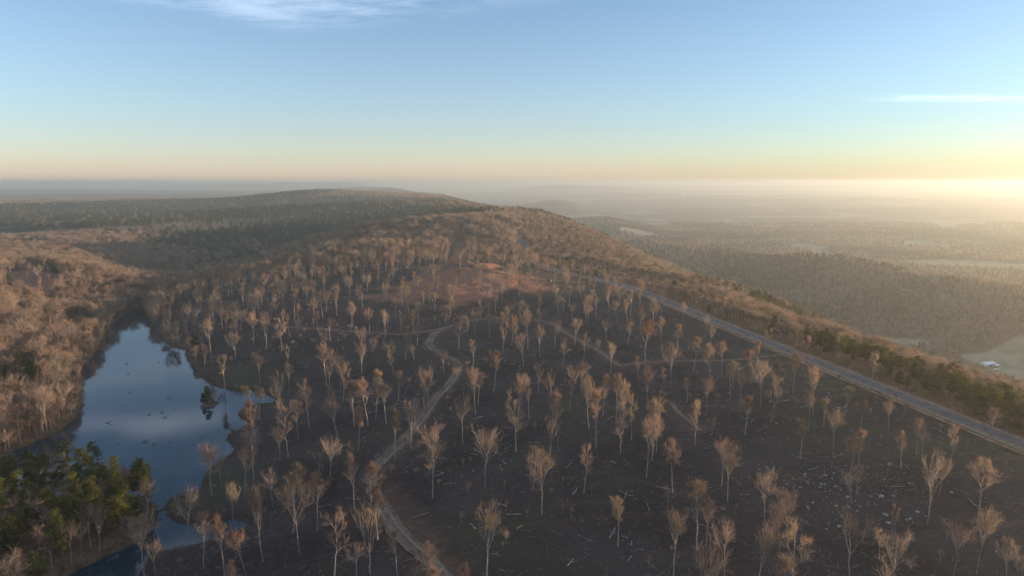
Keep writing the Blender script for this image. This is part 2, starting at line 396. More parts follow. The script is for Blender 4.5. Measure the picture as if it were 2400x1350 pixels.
LEFTCLR = [U([(0,650),(60,628),(130,640),(160,668),(100,700),(30,712),(0,700)]), U([(0,905),(60,900),(100,915),(110,950),(60,965),(0,960)]), U([(100,520),(160,516),(170,532),(110,540)])]
FARCLR = U([(250,537),(420,521),(540,515),(660,512),(640,532),(520,546),(380,557),(270,556)])
FIELDS = [U(p) for p in ([(2050,612),(2200,608),(2400,618),(2600,626),(2600,640),(2400,634),(2200,630),(2130,622)],
          [(1820,572),(1880,570),(1950,580),(1930,592),(1860,586)], [(1900,590),(1965,596),(1960,606),(1900,602)],
          [(1500,524),(1560,522),(1580,528),(1520,532)], [(1630,518),(1720,515),(1700,524),(1650,525)], [(1560,538),(1640,534),(1640,540),(1575,546)],
          [(2090,520),(2200,516),(2330,522),(2200,527)],
                    [(1700,530),(1800,527),(1900,532),(1800,536)], [(1300,505),(1350,503),(1360,508),(1310,510)])]
FIELDS += [np.array([(668,985),(700,1030),(790,1055),(900,1015),(940,930),(860,850),(760,835),(690,890)], float), np.array([(590,1100),(640,1150),(700,1120),(690,1075),(620,1060)], float)]
def cover(x, y):
    """returns density of trees (0-1), share of pines, char, bare soil (with sunlight painted in on the knoll), field"""
    x = np.asarray(x, float); y = np.asarray(y, float)
    d = x-np.interp(y, CRX[:, 0], CRX[:, 1])
    grove = inside(GROVE, x, y)
    inC = inside(CLEAR, x, y) & (d < 0) & ~grove
    lane = inside(LANE, x, y)
    left = d < 0
    n1 = fbm(x, y, 260, 3, 41); n2 = fbm(x, y, 900, 4, 42); n3 = fbm(x, y, 60, 2, 43)
    pine = np.clip(0.09+0.8*sm(n1+.45*n3, .10, .34), 0, 1)
    # plateau beyond
    band = sm(n2+0.4*fbm(x*0.35, y, 420, 3, 44), -.16, .04)
    pine = np.where(left & (y > 1450), .12+.78*band, pine)
    vx = np.interp(y, [500, 647, 950, 1380, 1900, 2500], [-355, -364, -455, -540, -420, -500])
    dark = np.exp(-((x-vx-60)/np.interp(y, [600, 1000, 1500, 2000], [20, 110, 300, 420]))**2)*sm(y, 760, 1050)*(1-sm(y, 2100, 2700))
    pine = np.where(left, np.maximum(pine, .92*dark+.25*dark*n3), pine)
    dark2 = sm(y, 1290, 1400)*(1-sm(y, 1800, 2000))*sm(-d, 0, 60)*(1-sm(-d, 700, 950)); pine = np.where(left, np.maximum(pine, .96*dark2), pine)
    cres = np.exp(-((d+10)/60)**2)*sm(y, 1300, 1500)*(1-sm(y, 1900, 2200))
    pine = np.maximum(pine, .75*cres)
    hillf = gauss(x, y, -190, 1150, 190, 110); pine = pine*(1-.93*np.clip(hillf*1.6, 0, 1))
    rgt = d > 0
    slope = .34+.5*sm(n1, .0, .3)*sm(d, 30, 90)
    belt = gauss(x, y, 262, 640, 42, 75, .25)+gauss(x, y, 225, 820, 26, 90, .25)+0.6*gauss(x, y, 330, 560, 30, 60)
    slope = np.clip(slope*.8+.85*belt, 0, 1)
    pine = np.where(rgt & (d < 420), slope, pine)
    pine = np.where(rgt & (d >= 420), .25+.5*sm(n1, -.1, .3), pine)
    pine = np.where(grove, .52, pine)
    dens = np.ones_like(x)
    dens = np.where(inC | lane, 0, dens)
    clr = np.zeros(x.shape, bool)
    for P in LEFTCLR: clr |= inside(P, x, y)
    clr |= inside(FARCLR, x, y)
    dens = np.where(clr, .05, dens)
    fld = np.zeros(x.shape, bool)
    for P in FIELDS: fld |= inside(P, x, y)
    fld |= rgt & (d > 600) & (y > 2800) & (fbm(x, y, 420, 3, 61) > .36)
    dens = np.where(fld, 0, dens)
    dens = np.where(np.abs(x-road_x(y)) < 9, np.where(y < 1235, 0, dens), dens)
    char = np.where(inC, 1.0, 0.0)
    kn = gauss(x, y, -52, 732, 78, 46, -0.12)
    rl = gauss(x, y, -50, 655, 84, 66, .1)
    soil = np.where(inC | lane, np.clip(sm(kn, .55, .85)*.95+.95*sm(rl+.5*fbm(x, y, 22, 3, 47), .25, .65), 0, 1), 0)  # bare soil, and the sunlit patch of knoll and slope put into its colour
    soil = np.where(inside(BANK, x, y), .22, soil)
    soil = np.maximum(soil, np.where(clr, .45, 0)); soil = np.where(lane, .55, soil)
    return dens, pine, char, soil, fld.astype(float)

# ------------------------------------------------------------------ terrain sheet
def axis(lo, hi, a, b, step, grow):
    mid = list(np.arange(a, b+.01, step)); r = []; s = step; p = mid[-1]
    while p < hi: s *= grow; p += s; r.append(p)
    l = []; s = step; p = mid[0]
    while p > lo: s *= grow; p -= s; l.append(p)
    return np.array(l[::-1]+mid+r)
GX = axis(-46000, 46000, -420, 330, 3.5, 1.045); GY = axis(-4000, 46000, 150, 900, 3.5, 1.022)
GXX, GYY = np.meshgrid(GX, GY)
GZ = height(GXX, GYY)
dens_, pine_, char_, soil_, fld_ = cover(GXX, GYY)
def ground_z(x, y):
    x = np.asarray(x, float); y = np.asarray(y, float)
    i = np.clip(np.searchsorted(GX, x)-1, 0, len(GX)-2); j = np.clip(np.searchsorted(GY, y)-1, 0, len(GY)-2)
    fx = (x-GX[i])/(GX[i+1]-GX[i]); fy = (y-GY[j])/(GY[j+1]-GY[j])
    return (GZ[j, i]*(1-fx)+GZ[j, i+1]*fx)*(1-fy)+(GZ[j+1, i]*(1-fx)+GZ[j+1, i+1]*fx)*fy
nx, ny = len(GX), len(GY)
idx = np.arange(nx*ny).reshape(ny, nx)
faces = np.stack([idx[:-1, :-1].ravel(), idx[:-1, 1:].ravel(), idx[1:, 1:].ravel(), idx[1:, :-1].ravel()], 1)
terrain = mesh_obj('terrain', np.stack([GXX.ravel(), GYY.ravel(), GZ.ravel()], 1), faces, MAT['ground'], smooth=True)
tag(terrain, kind='structure')
print('terrain verts', nx*ny, GZ.min(), GZ.max())
ca = terrain.data.color_attributes.new('cover', 'FLOAT_COLOR', 'POINT')
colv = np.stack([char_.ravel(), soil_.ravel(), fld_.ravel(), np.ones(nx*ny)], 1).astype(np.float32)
# ------------------------------------------------------------------ tracks, road, water
MAT['bank'] = simple('clay_bank', (.20, .11, .065), (.34, .20, .12), .4, .95)
def resample(P, step):
    P = np.array(P, float); d = np.r_[0, np.cumsum(np.hypot(*np.diff(P, axis=0).T))]
    # Catmull-Rom smooth
    Q = []
    for i in range(len(P)-1):
        p0, p1, p2, p3 = P[max(i-1, 0)], P[i], P[i+1], P[min(i+2, len(P)-1)]
        n = max(2, int((d[i+1]-d[i])/step))
        for k in range(n):
            t = k/n
            Q.append(.5*((2*p1)+(-p0+p2)*t+(2*p0-5*p1+4*p2-p3)*t*t+(-p0+3*p1-3*p2+p3)*t**3))
    Q.append(P[-1]); return np.array(Q)
def ribbon(name, P, offs, lift, mat, kind='structure', parent=None, wob=0.0, seed=1):
    """strip that follows the ground; offs: cross offsets in metres"""
    T = np.gradient(P, axis=0); T /= np.linalg.norm(T, axis=1)[:, None]+1e-9
    Nn = np.stack([T[:, 1], -T[:, 0]], 1)
    s = np.r_[0, np.cumsum(np.hypot(*np.diff(P, axis=0).T))]
    V = []
    offs = np.asarray(offs, float); k = len(offs)
    for j, o in enumerate(offs):
        oo = o+(fbm(s, s*0+j*3.1, 9, 3, seed)*wob if j in (0, k-1) else 0)
        oo = np.broadcast_to(oo, (len(P),))
        xy = P+Nn*oo[:, None]
        V.append(np.c_[xy, ground_z(xy[:, 0], xy[:, 1])+lift])
    V = np.stack(V, 1)
    if lift < 1: # level the cross section a little above the highest ground under it
        V[:, :, 2] = np.maximum(V[:, :, 2], V[:, :, 2].mean(1, keepdims=True))
    n = len(P); id_ = np.arange(n*k).reshape(n, k)
    f = np.stack([id_[:-1, :-1].ravel(), id_[:-1, 1:].ravel(), id_[1:, 1:].ravel(), id_[1:, :-1].ravel()], 1)
    o = mesh_obj(name, V.reshape(-1, 3), f, mat, parent=parent)
    if parent is None: tag(o, kind=kind)
    return o
track_px = [
    [(1075,1420),(1040,1350),(985,1300),(935,1250),(892,1185),(872,1130),(880,1095),(925,1055),(975,1000),(1010,950),(1052,900),(1074,868),(1066,846),(1030,830),(1008,812),(1012,790),(1035,772),(1060,764)],
    [(1060,764),(1100,752),(1160,746),(1230,748),(1285,758),(1335,785),(1390,815),(1430,842),(1450,858)],
    [(1060,764),(1010,774),(950,784),(880,780),(800,775),(730,770),(665,766),(600,752),(545,733),(535,722),(546,711),(515,708),(476,704)],
    [(1450,858),(1520,850),(1600,846),(1700,845),(1790,836),(1835,833)],
    [(860,642),(920,634),(975,627),(1040,622),(1085,620),(1120,628),(1180,645),(1250,655),(1300,657),(1345,661),(1390,658)],
    [(1570,945),(1600,975),(1640,1010)]]
TRACKS = []
for i, p in enumerate(track_px):
    P = U(p)
    if i == 3: P[-1] = (road_x(P[-1][1])-5, P[-1][1])
    if i == 4: P[-1] = (road_x(P[-1][1])-5, P[-1][1])
    P = resample(P, 2.5); TRACKS.append(P)
road_P = resample(ROAD_K, 3.0)
# worn verge along tracks and road goes into the ground cover
m_ = (GXX > -450) & (GXX < 330) & (GYY > 100) & (GYY < 1250)
xs, ys = GXX[m_], GYY[m_]
dt = np.full(xs.shape, 1e9)
for P in TRACKS: dt = np.minimum(dt, seg_dist(P[::3], xs, ys, False))
vn = fbm(xs, ys, 12, 3, 51)
ws = .62*(1-sm(dt+vn*5, 2.0, 6.0))
dr = np.abs(xs-road_x(ys))
ws = np.maximum(ws, .55*(1-sm(dr+vn*5, 6, 11)))
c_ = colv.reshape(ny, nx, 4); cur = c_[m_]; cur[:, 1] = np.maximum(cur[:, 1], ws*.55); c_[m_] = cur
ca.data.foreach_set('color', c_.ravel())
for i, P in enumerate(TRACKS):
    hw = (2.7, 1.8, 1.5, 1.5, 1.9, 1.1)[i]
    ribbon('dirt_track', P, np.linspace(-hw, hw, 5), .10+.012*i, MAT['track'], wob=1.6, seed=60+i)
    for s_ in (-1, 1):
        ribbon('wheel_rut', P, np.array([-.55, 0, .55])*(.9 if i == 0 else .7)+s_*hw*.48, .16+.012*i, MAT['rut'], wob=.7, seed=70+i*2+s_)
ribbon('gravel_shoulder', road_P, np.linspace(-6.4, 6.4, 7), .14, MAT['gravel'], wob=1.2, seed=81)
ribbon('road_bank', road_P, np.linspace(-9.2, -7.4, 4), .16, MAT['bank'], wob=1.0, seed=83)
ribbon('road', road_P, np.linspace(-3.1, 3.1, 5), .22, MAT['asphalt'], seed=82)

def water_sheet(name, P, z, step, grow):
    x0, y0 = P.min(0)-grow*2; x1, y1 = P.max(0)+grow*2
    xs = np.arange(x0, x1, step); ys = np.arange(y0, y1, step)
    A, B = np.meshgrid(xs, ys); s = sdf(P, A, B) < grow
    idd = -np.ones(A.shape, int); f = []
    q = s[:-1, :-1] | s[1:, 1:] | s[1:, :-1] | s[:-1, 1:]
    jj, ii = np.nonzero(q)
    n = A.shape[1]; full = np.stack([jj*n+ii, jj*n+ii+1, (jj+1)*n+ii+1, (jj+1)*n+ii], 1)
    used, inv = np.unique(full, return_inverse=True)
    V = np.c_[A.ravel()[used], B.ravel()[used], np.full(len(used), z)]
    return tag(mesh_obj(name, V, inv.reshape(-1, 4), MAT['water']), kind='structure')
water_sheet('pond_water', POND, POND_Z, 4.0, 3.0)
water_sheet('lake_water', LAKE, LAKE_Z, 40.0, 20.0)

# ------------------------------------------------------------------ haze
def haze():
    x0, x1, y0, y1, z0, z1 = -47500, 47500, -5000, 47500, float(GZ.min())-1.0, max(float(GZ.max())+6, CAM_Z+22)
    V = [(x, y, z) for z in (z0, z1) for y in (y0, y1) for x in (x0, x1)]
    Fc = [(0, 2, 3, 1), (4, 5, 7, 6), (0, 1, 5, 4), (2, 6, 7, 3), (0, 4, 6, 2), (1, 3, 7, 5)]
    m = bpy.data.materials.new('haze'); m.use_nodes = True; nt = m.node_tree; nt.nodes.clear()
    o = nt.nodes.new('ShaderNodeOutputMaterial'); v = nt.nodes.new('ShaderNodeVolumePrincipled')
    v.inputs['Color'].default_value = (*HAZE_COLOR, 1); v.inputs['Density'].default_value = HAZE_DENSITY
    v.inputs['Anisotropy'].default_value = HAZE_G
    nt.links.new(v.outputs[0], o.inputs['Volume'])
    tag(mesh_obj('haze', V, Fc, m), kind='stuff', label='pale morning haze lying over the ridge, plateau and valley')
haze()
# ------------------------------------------------------------------ tree shapes
class Bag:
    """collects triangles and quads (as triangles) with a material index"""
    def __init__(s): s.v = []; s.f = []; s.m = []; s.n = 0
    def add(s, V, Fc, m=0):
        V = np.asarray(V, float); Fc = np.asarray(Fc, int)
        s.v.append(V); s.f.append(Fc+s.n); s.m.append(np.full(len(Fc), m)); s.n += len(V)
    def get(s): return np.concatenate(s.v), np.concatenate(s.f), np.concatenate(s.m)
def tube(bag, pts, rads, k, m=0):
    pts = np.asarray(pts, float); n = len(pts)
    T = np.gradient(pts, axis=0); T /= np.linalg.norm(T, axis=1)[:, None]+1e-9
    ref = np.array([1.0, 0.13, 0.07]) if abs(T[0, 0]) < .8 else np.array([0.1, 1.0, 0.1])
    A = np.cross(T, ref); A /= np.linalg.norm(A, axis=1)[:, None]+1e-9; B = np.cross(T, A)
    a = np.arange(k)*2*np.pi/k
    V = pts[:, None]+(A[:, None]*np.cos(a)[None, :, None]+B[:, None]*np.sin(a)[None, :, None])*np.asarray(rads)[:, None, None]
    id_ = np.arange(n*k).reshape(n, k); r = np.roll(id_, -1, 1)
    q = np.stack([id_[:-1], r[:-1], r[1:], id_[1:]], -1).reshape(-1, 4)
    Fc = np.concatenate([q[:, [0, 1, 2]], q[:, [0, 2, 3]]])
    bag.add(V.reshape(-1, 3), Fc, m)
def unit(v): return v/(np.linalg.norm(v)+1e-9)
def slivers(bag, P, D, L, W, R, m=0):
    """one thin triangle per row, pointing along D"""
    P = np.asarray(P); D = np.asarray(D); n = len(P)
    if n == 0: return
    S = np.cross(D, R.normal(size=(n, 3))); S /= np.linalg.norm(S, axis=1)[:, None]+1e-9
    W = np.broadcast_to(W, (n,)); L = np.broadcast_to(L, (n,))
    V = np.stack([P-S*W[:, None]/2, P+S*W[:, None]/2, P+D*L[:, None]], 1).reshape(-1, 3)
    bag.add(V, np.arange(3*n).reshape(n, 3), m)

def bare_tree(seed, form, full=True, twigw=.042, ntw=1.0):
    """leafless hardwood 18 m tall: (trunk bag, crown bag); forms: vase, oval, forked, narrow, spreading, ragged"""
    R = np.random.default_rng(seed); H = 18.0
    hb, wid, nl, leader = {'vase': (.42, 4.0, 8, .62), 'oval': (.44, 3.4, 10, .9), 'forked': (.30, 4.4, 4, .34), 'narrow': (.42, 2.0, 10, .95),
                           'spreading': (.38, 5.6, 8, .6), 'ragged': (.32, 3.4, 7, .85)}[form]
    tb, cb = Bag(), Bag()
    top = leader*H; n = 7
    zz = np.linspace(0, top, n); wob = np.cumsum(R.normal(size=(n, 2))*.16, 0); wob[0] = 0
    pts = np.c_[wob, zz]; pts[0, 2] = -1.2
    rr = np.interp(zz, [0, .8, hb*H, top], [.34, .24, .17, .05 if leader > .7 else .13])
    tube(tb, pts, rr, 6)
    tips = []; twP, twD = [], []
    def at(h): return np.array([np.interp(h, zz, pts[:, 0]), np.interp(h, zz, pts[:, 1]), h])
    def grow(p, d, L, r, lev, bag):
        seg = 4 if lev < 2 else 3
        P_ = [p]; dd = d.copy(); cur = p.copy()
        for i in range(seg):
            dd = unit(dd+R.normal(size=3)*.13+np.array([0, 0, (.12 if lev == 0 else .05) if form != 'spreading' else .03]))
            cur = cur+dd*L/seg; P_.append(cur)
        P_ = np.array(P_)
        tube(bag, P_, np.linspace(r, r*.45, len(P_)), 4 if lev == 0 else 3)
        if lev >= 2:
            return leaf(P_, dd, L)
        nc = {0: 6, 1: 5}[lev]
        for i in range(nc):
            t = (.35+.65*(i+R.random()*.6)/nc); t = min(t, 1)
            q = t*(len(P_)-1); k = min(int(q), len(P_)-2); pp = P_[k]+(P_[k+1]-P_[k])*(q-k)
            side = unit(np.cross(dd, R.normal(size=3)))
            nd = unit(dd*.85+side*R.uniform(.45, .95)+np.array([0, 0, .12]))
            grow(pp, nd, L*R.uniform(.42, .62), r*.55, lev+1, cb)
        leaf(P_[-2:], dd, L*.5)
    def leaf(P_, dd, L):
        k = int((7 if full else 5)*ntw)
        t = R.random(k)**.7; a = P_[0]+(P_[-1]-P_[0])*t[:, None]
        D = dd[None]*.7+R.normal(size=(k, 3))*.6+np.array([0, 0, .14]); D /= np.linalg.norm(D, axis=1)[:, None]
        twP.append(a); twD.append(D)
    for i in range(nl):
        u = i/max(nl-1, 1)
        h = (hb+(leader-hb)*u*R.uniform(.85, 1.0))*H if leader > hb+.05 else top*R.uniform(.93, 1)
        az = i*2.4+R.uniform(-.4, .4)
        reach = wid*(1-.55*u if leader > .7 else 1-.12*u)*R.uniform(.75, 1.1)
        rise = (H*R.uniform(.88, 1.0)-h)
        if leader > .7: rise = min(rise, H*R.uniform(.16, .32))
        d = unit(np.array([math.cos(az)*reach, math.sin(az)*reach, rise*.85]))
        grow(at(h), d, math.hypot(reach, rise)*.82, .15*(1-.4*u), 0, tb if form == 'forked' else cb)
    # a few dead lower stubs
    for i in range(R.integers(2, 6)):
        h = R.uniform(.25, hb)*H; az = R.uniform(0, 6.28)
        d = np.array([math.cos(az), math.sin(az), .25]); p = at(h); L = R.uniform(.6, 2.2)
        tube(cb, [p, p+d*L*.6, p+d*L+np.array([0, 0, .2])], [.06, .04, .015], 3)
    P = np.concatenate(twP); D = np.concatenate(twD)
    slivers(cb, P, D, R.uniform(.6, 1.7, len(P)), twigw if full else twigw*2.0, R, 1)
    return tb, cb, P

def pine_tree(seed, form, full=True):
    """pine 16 m tall; forms: tall (clear stem, crown on top), bushy (crown far down), young"""
    R = np.random.default_rng(seed); H = 16.0; tb, cb = Bag(), Bag()
    hb, wid = {'tall': (.52, 3.0), 'bushy': (.30, 3.3), 'young': (.12, 2.6), 'flat': (.62, 3.8)}[form]
    n = 7; zz = np.linspace(0, H*.97, n); wob = np.cumsum(R.normal(size=(n, 2))*.13, 0); wob[0] = 0
    pts = np.c_[wob, zz]; pts[0, 2] = -1.2
    tube(tb, pts, np.interp(zz, [0, .8, H], [.3, .22, .04]), 6)
    lv = np.arange(hb*H, H*.98, .62 if full else 1.3)
    for h in lv:
        u = (h-hb*H)/(H*(1-hb))
        prof = {'tall': (1-u)**.6*(.45+.55*min(1, u*4)), 'bushy': (1-u)**.7*(.5+.5*min(1, u*3)), 'young': (1-u)**.9, 'flat': (1-u**2.2)**.6*(.5+.5*min(1, u*3))}[form]
        for j in range(R.integers(3, 6) if full else 3):
            if R.random() < .12: continue
            az = R.uniform(0, 6.28); L = wid*prof*R.uniform(.6, 1.15)+.35
            p = np.array([np.interp(h, zz, pts[:, 0]), np.interp(h, zz, pts[:, 1]), h])
            d = unit(np.array([math.cos(az), math.sin(az), R.uniform(.0, .35)]))
            e = p+d*L
            if full and L > 1.2: tube(tb, [p, p+d*L*.5+[0, 0, -.05], e], [.05, .03, .012], 3)
            for t in np.linspace(.45 if L > 1.5 else .7, 1, 3 if L > 1.5 else 2):
                k = R.integers(16, 24) if full else 6
                c = p+d*L*t+R.normal(size=3)*.12
                D = R.normal(size=(k, 3))*[1, 1, .75]+d*.35+[0, 0, .45]; D /= np.linalg.norm(D, axis=1)[:, None]
                P = c+R.normal(size=(k, 3))*[.32, .32, .16]
                slivers(cb, P, D, R.uniform(.35, .8, k)*(1 if full else 1.5), .17 if full else .42, R, 0)
    k = 14 if full else 6
    D = R.normal(size=(k, 3))*.5+[0, 0, 1]; D /= np.linalg.norm(D, axis=1)[:, None]
    slivers(cb, np.array([pts[-1]]*k)-[0, 0, .3], D, .8, .16, R, 0)
    return tb, cb

def mesh_of(name, bag, mats):
    v, f, m = bag.get(); o = mesh_obj(name, v, f, mats, fmat=m, link=False); me = o.data; bpy.data.objects.remove(o); return me
def merged(name, parts, mats):
    """parts: list of (bag, {old material index: new}); returns an unlinked object used only as the shape that a wood repeats"""
    V, Fc, Mi = [], [], []; n = 0
    for bag, mp in parts:
        v, f, m = bag.get(); V.append(v); Fc.append(f+n); Mi.append(np.array([mp[q] for q in m])); n += len(v)
    return mesh_obj(name, np.concatenate(V), np.concatenate(Fc), mats, fmat=np.concatenate(Mi), link=False)
FORMS = ['vase', 'vase', 'oval', 'oval', 'forked', 'narrow', 'narrow', 'spreading', 'ragged', 'spreading', 'vase', 'oval', 'forked', 'ragged', 'vase', 'oval', 'narrow', 'spreading', 'forked', 'ragged']
BARE = []; BARE_SHAPE = []
for i, fm in enumerate(FORMS):
    tb, cb, P = bare_tree(100+i, fm)
    BARE.append((mesh_of('trunk', tb, [MAT['bark']]), mesh_of('crown', cb, [MAT['bark'], MAT['twig']]), fm, float(np.percentile(np.hypot(P[:, 0], P[:, 1]), 97))))
    me = mesh_of('crown', cb, [MAT['bark'], MAT['rust']]); BARE[i] += (me,)
WOODS_B = []
for i, fm in enumerate(['vase', 'oval', 'narrow', 'spreading', 'oval', 'vase']):
    tb, cb, P = bare_tree(200+i, fm, True, .075, .75)
    WOODS_B.append(merged('bare_tree_shape', [(tb, {0: 0}), (cb, {0: 0, 1: 1})], [MAT['bark'], MAT['twig']]))
FAR_B = []
for i, fm in enumerate(['oval', 'vase', 'oval']):
    R = np.random.default_rng(300+i); b = Bag(); tube(b, [[0, 0, -2], [0, 0, 9], [0, 0, 13]], [.25, .18, .05], 3)
    k = 150; P = R.normal(size=(k, 3)); P /= np.linalg.norm(P, axis=1)[:, None]; P *= R.random((k, 1))**.45*[3.6, 3.6, 4.8]; P += [0, 0, 12.4]
    D = P-[0, 0, 6]; D = D/np.linalg.norm(D, axis=1)[:, None]+R.normal(size=(k, 3))*.3
    slivers(b, P, D, R.uniform(1.0, 2.0, k), .26, R, 1)
    FAR_B.append(merged('far_bare_tree_shape', [(b, {0: 0, 1: 1})], [MAT['bark'], MAT['twig']]))
PFORMS = ['tall', 'bushy', 'tall', 'young', 'bushy', 'flat']
PINE = []
for i, fm in enumerate(PFORMS):
    tb, cb = pine_tree(400+i, fm)
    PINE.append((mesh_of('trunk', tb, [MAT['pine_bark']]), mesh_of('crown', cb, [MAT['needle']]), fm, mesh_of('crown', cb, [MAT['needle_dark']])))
WOODS_P = []
for i, fm in enumerate(['tall', 'bushy', 'young', 'flat']):
    tb, cb = pine_tree(500+i, fm, i < 2)
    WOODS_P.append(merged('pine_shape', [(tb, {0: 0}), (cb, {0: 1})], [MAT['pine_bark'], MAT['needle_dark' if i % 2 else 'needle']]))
FAR_P = []
for i in range(2):
    R = np.random.default_rng(600+i); b = Bag(); tube(b, [[0, 0, -2], [0, 0, 14]], [.25, .05], 3)
    k = 230; h = R.random(k)**.8; a = R.random(k)*6.28; r = (1-h)**.6*3.0*R.random(k)**.4
    P = np.c_[np.cos(a)*r, np.sin(a)*r, 5+h*11]
    D = R.normal(size=(k, 3))+[0, 0, .4]; D /= np.linalg.norm(D, axis=1)[:, None]
    slivers(b, P, D, 1.3, .8, R, 1)
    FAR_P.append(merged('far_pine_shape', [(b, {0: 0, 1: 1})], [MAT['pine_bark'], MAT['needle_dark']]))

# ------------------------------------------------------------------ repeating a shape over a wood (stuff only)
def scatter(name, label, shapes, P, rot, scl, var):
    """one object: points that carry turn, size and kind; each gets one of the shapes"""
    me = bpy.data.meshes.new(name); me.vertices.add(len(P)); me.vertices.foreach_set('co', np.asarray(P, np.float32).ravel())
    a = me.attributes.new('turn', 'FLOAT_VECTOR', 'POINT'); t = np.zeros((len(P), 3), np.float32); t[:, 2] = rot
    a.data.foreach_set('vector', t.ravel())
    a = me.attributes.new('size', 'FLOAT_VECTOR', 'POINT'); a.data.foreach_set('vector', np.asarray(scl, np.float32).ravel())
    a = me.attributes.new('variety', 'INT', 'POINT'); a.data.foreach_set('value', np.asarray(var, np.int32))
    o = bpy.data.objects.new(name, me); COL.objects.link(o)
    ng = bpy.data.node_groups.new(name, 'GeometryNodeTree')
    ng.interface.new_socket('Geometry', in_out='INPUT', socket_type='NodeSocketGeometry')
    ng.interface.new_socket('Geometry', in_out='OUTPUT', socket_type='NodeSocketGeometry')
    gi = ng.nodes.new('NodeGroupInput'); go = ng.nodes.new('NodeGroupOutput'); jn = ng.nodes.new('GeometryNodeJoinGeometry')
    def named(t, nm):
        n = ng.nodes.new('GeometryNodeInputNamedAttribute'); n.data_type = t; n.inputs[0].default_value = nm; return n.outputs[0]
    turn, size, vr = named('FLOAT_VECTOR', 'turn'), named('FLOAT_VECTOR', 'size'), named('INT', 'variety')
    for k, sh in enumerate(shapes):
        iop = ng.nodes.new('GeometryNodeInstanceOnPoints'); oi = ng.nodes.new('GeometryNodeObjectInfo')
        oi.transform_space = 'ORIGINAL'; oi.inputs['Object'].default_value = sh; oi.inputs['As Instance'].default_value = False
        cmp_ = ng.nodes.new('FunctionNodeCompare'); cmp_.data_type = 'INT'; cmp_.operation = 'EQUAL'
        ints = [s for s in cmp_.inputs if s.type == 'INT']
        ng.links.new(vr, ints[0]); ints[1].default_value = k
        ng.links.new(gi.outputs[0], iop.inputs['Points']); ng.links.new(cmp_.outputs[0], iop.inputs['Selection'])
        ng.links.new(oi.outputs['Geometry'], iop.inputs['Instance'])
        e2r = ng.nodes.new('FunctionNodeEulerToRotation'); ng.links.new(turn, e2r.inputs[0])
        ng.links.new(e2r.outputs[0], iop.inputs['Rotation']); ng.links.new(size, iop.inputs['Scale'])
        ng.links.new(iop.outputs[0], jn.inputs[0])
    ng.links.new(jn.outputs[0], go.inputs[0])
    md = o.modifiers.new('repeat', 'NODES'); md.node_group = ng
    return tag(o, label, kind='stuff')

def jitter_points(x0, x1, y0, y1, s, seed):
    R = np.random.default_rng(seed)
    xs = np.arange(x0, x1, s); ys = np.arange(y0, y1, s)
    A, B = np.meshgrid(xs, ys); A = A.ravel()+R.uniform(-.45, .45, A.size)*s; B = B.ravel()+R.uniform(-.45, .45, B.size)*s
    z = ground_z(A, B); u, v = project(A, B, z+8)
    dist = np.hypot(A, B)
    keep = (B > 40) & (u > -800) & (u < 3300) & (v < 1750) | ((B <= 260) & (B > -50) & (A > 120) & (A < 600)) | ((A > 100) & (A < 700) & (B < 700) & (B > 0))
    return A[keep], B[keep], R
def pond_clear(x, y): return sdf(POND, x, y) > 2.0
# ------------------------------------------------------------------ landmarks and labels
LM = [("the pine islet in the pond", 494, 947), ("the head of the pond", 318, 730), ("the pond's narrow right inlet", 640, 938), ("the small blunt headland", 545, 1035),
      ("the headland beside the channel", 400, 1175), ("the dark pool at the bottom", 300, 1340), ("the hairpin of the dirt track", 1008, 800), ("the fork of the dirt tracks", 1060, 765),
      ("the dirt track's widest bend", 875, 1120), ("the dirt track's S-curve", 1068, 860), ("the bottom end of the dirt track", 1040, 1348), ("the far tip of the left track", 476, 704),
      ("the elbow of the left track", 545, 733), ("the sharp junction of the right track", 1450, 858), ("the side track's end at the road", 1835, 833), ("the bare rocky knoll", 1085, 632),
      ("the scatter of white boulders", 1960, 1140), ("the short pale track stub", 1600, 975), ("the long pale log by the track", 855, 1030), ("the road's bend into the woods", 1240, 612),
      ("the road junction below the knoll", 1390, 658), ("the road at the picture's edge", 2395, 1075), ("the straight middle of the road", 1650, 742), ("the upper clearing across the pond", 60, 655),
      ("the red gap across the pond", 50, 930), ("the pond's left shore", 188, 900), ("the crossed logs at the bottom", 1480, 1290), ("the burn's bottom right corner", 2330, 1335),
      ("the pale rubble at the bottom edge", 1310, 1345), ("the bulging shoulder of the slope", 1900, 735), ("the tip of the pine grove", 350, 1185), ("the grove's near shore", 170, 1345),
      ("the middle of the left track", 800, 775), ("the top of the wide burn", 900, 660), ("the right track's crest", 1230, 748), ("the grove's outer shore", 20, 1170), ("the red slope below the knoll", 1120, 690), ("the heart of the pine grove", 150, 1200), ("the grove's left side", 0, 1250), ("the steep end of the roadside strip", 2330, 985), ("the line of roadside pines", 1960, 850), ("the reddish roadside pine", 1733, 748), ("the pine-topped knob on the ridge", 1155, 500), ("the top of the wooded lane", 1080, 568), ("the pair of dark pines above the road", 1325, 634), ("the slope's far lower rim", 1500, 612), ("the upper slope above the road", 1400, 610), ("the middle of the wooded slope", 1600, 665), ("the slope above the straight road", 1760, 715), ("the pond's wooded upper bank", 260, 700), ("the sunlit wood across the pond", 120, 780), ("the shaded hollow behind the pond", 420, 640), ("the rounded wooded hill left of the knoll", 850, 560)]
LMX, LMY, _, _ = hit([l[1] for l in LM], [l[2] for l in LM])
ORD_ = ['closest', 'second closest', 'third closest', 'fourth closest', 'fifth closest', 'sixth closest', 'seventh closest', 'eighth closest', 'ninth closest', 'tenth closest',
       'eleventh closest', 'twelfth closest', 'thirteenth closest', 'fourteenth closest', 'fifteenth closest', 'sixteenth closest', 'seventeenth closest', 'eighteenth closest', 'nineteenth closest', 'twentieth closest']
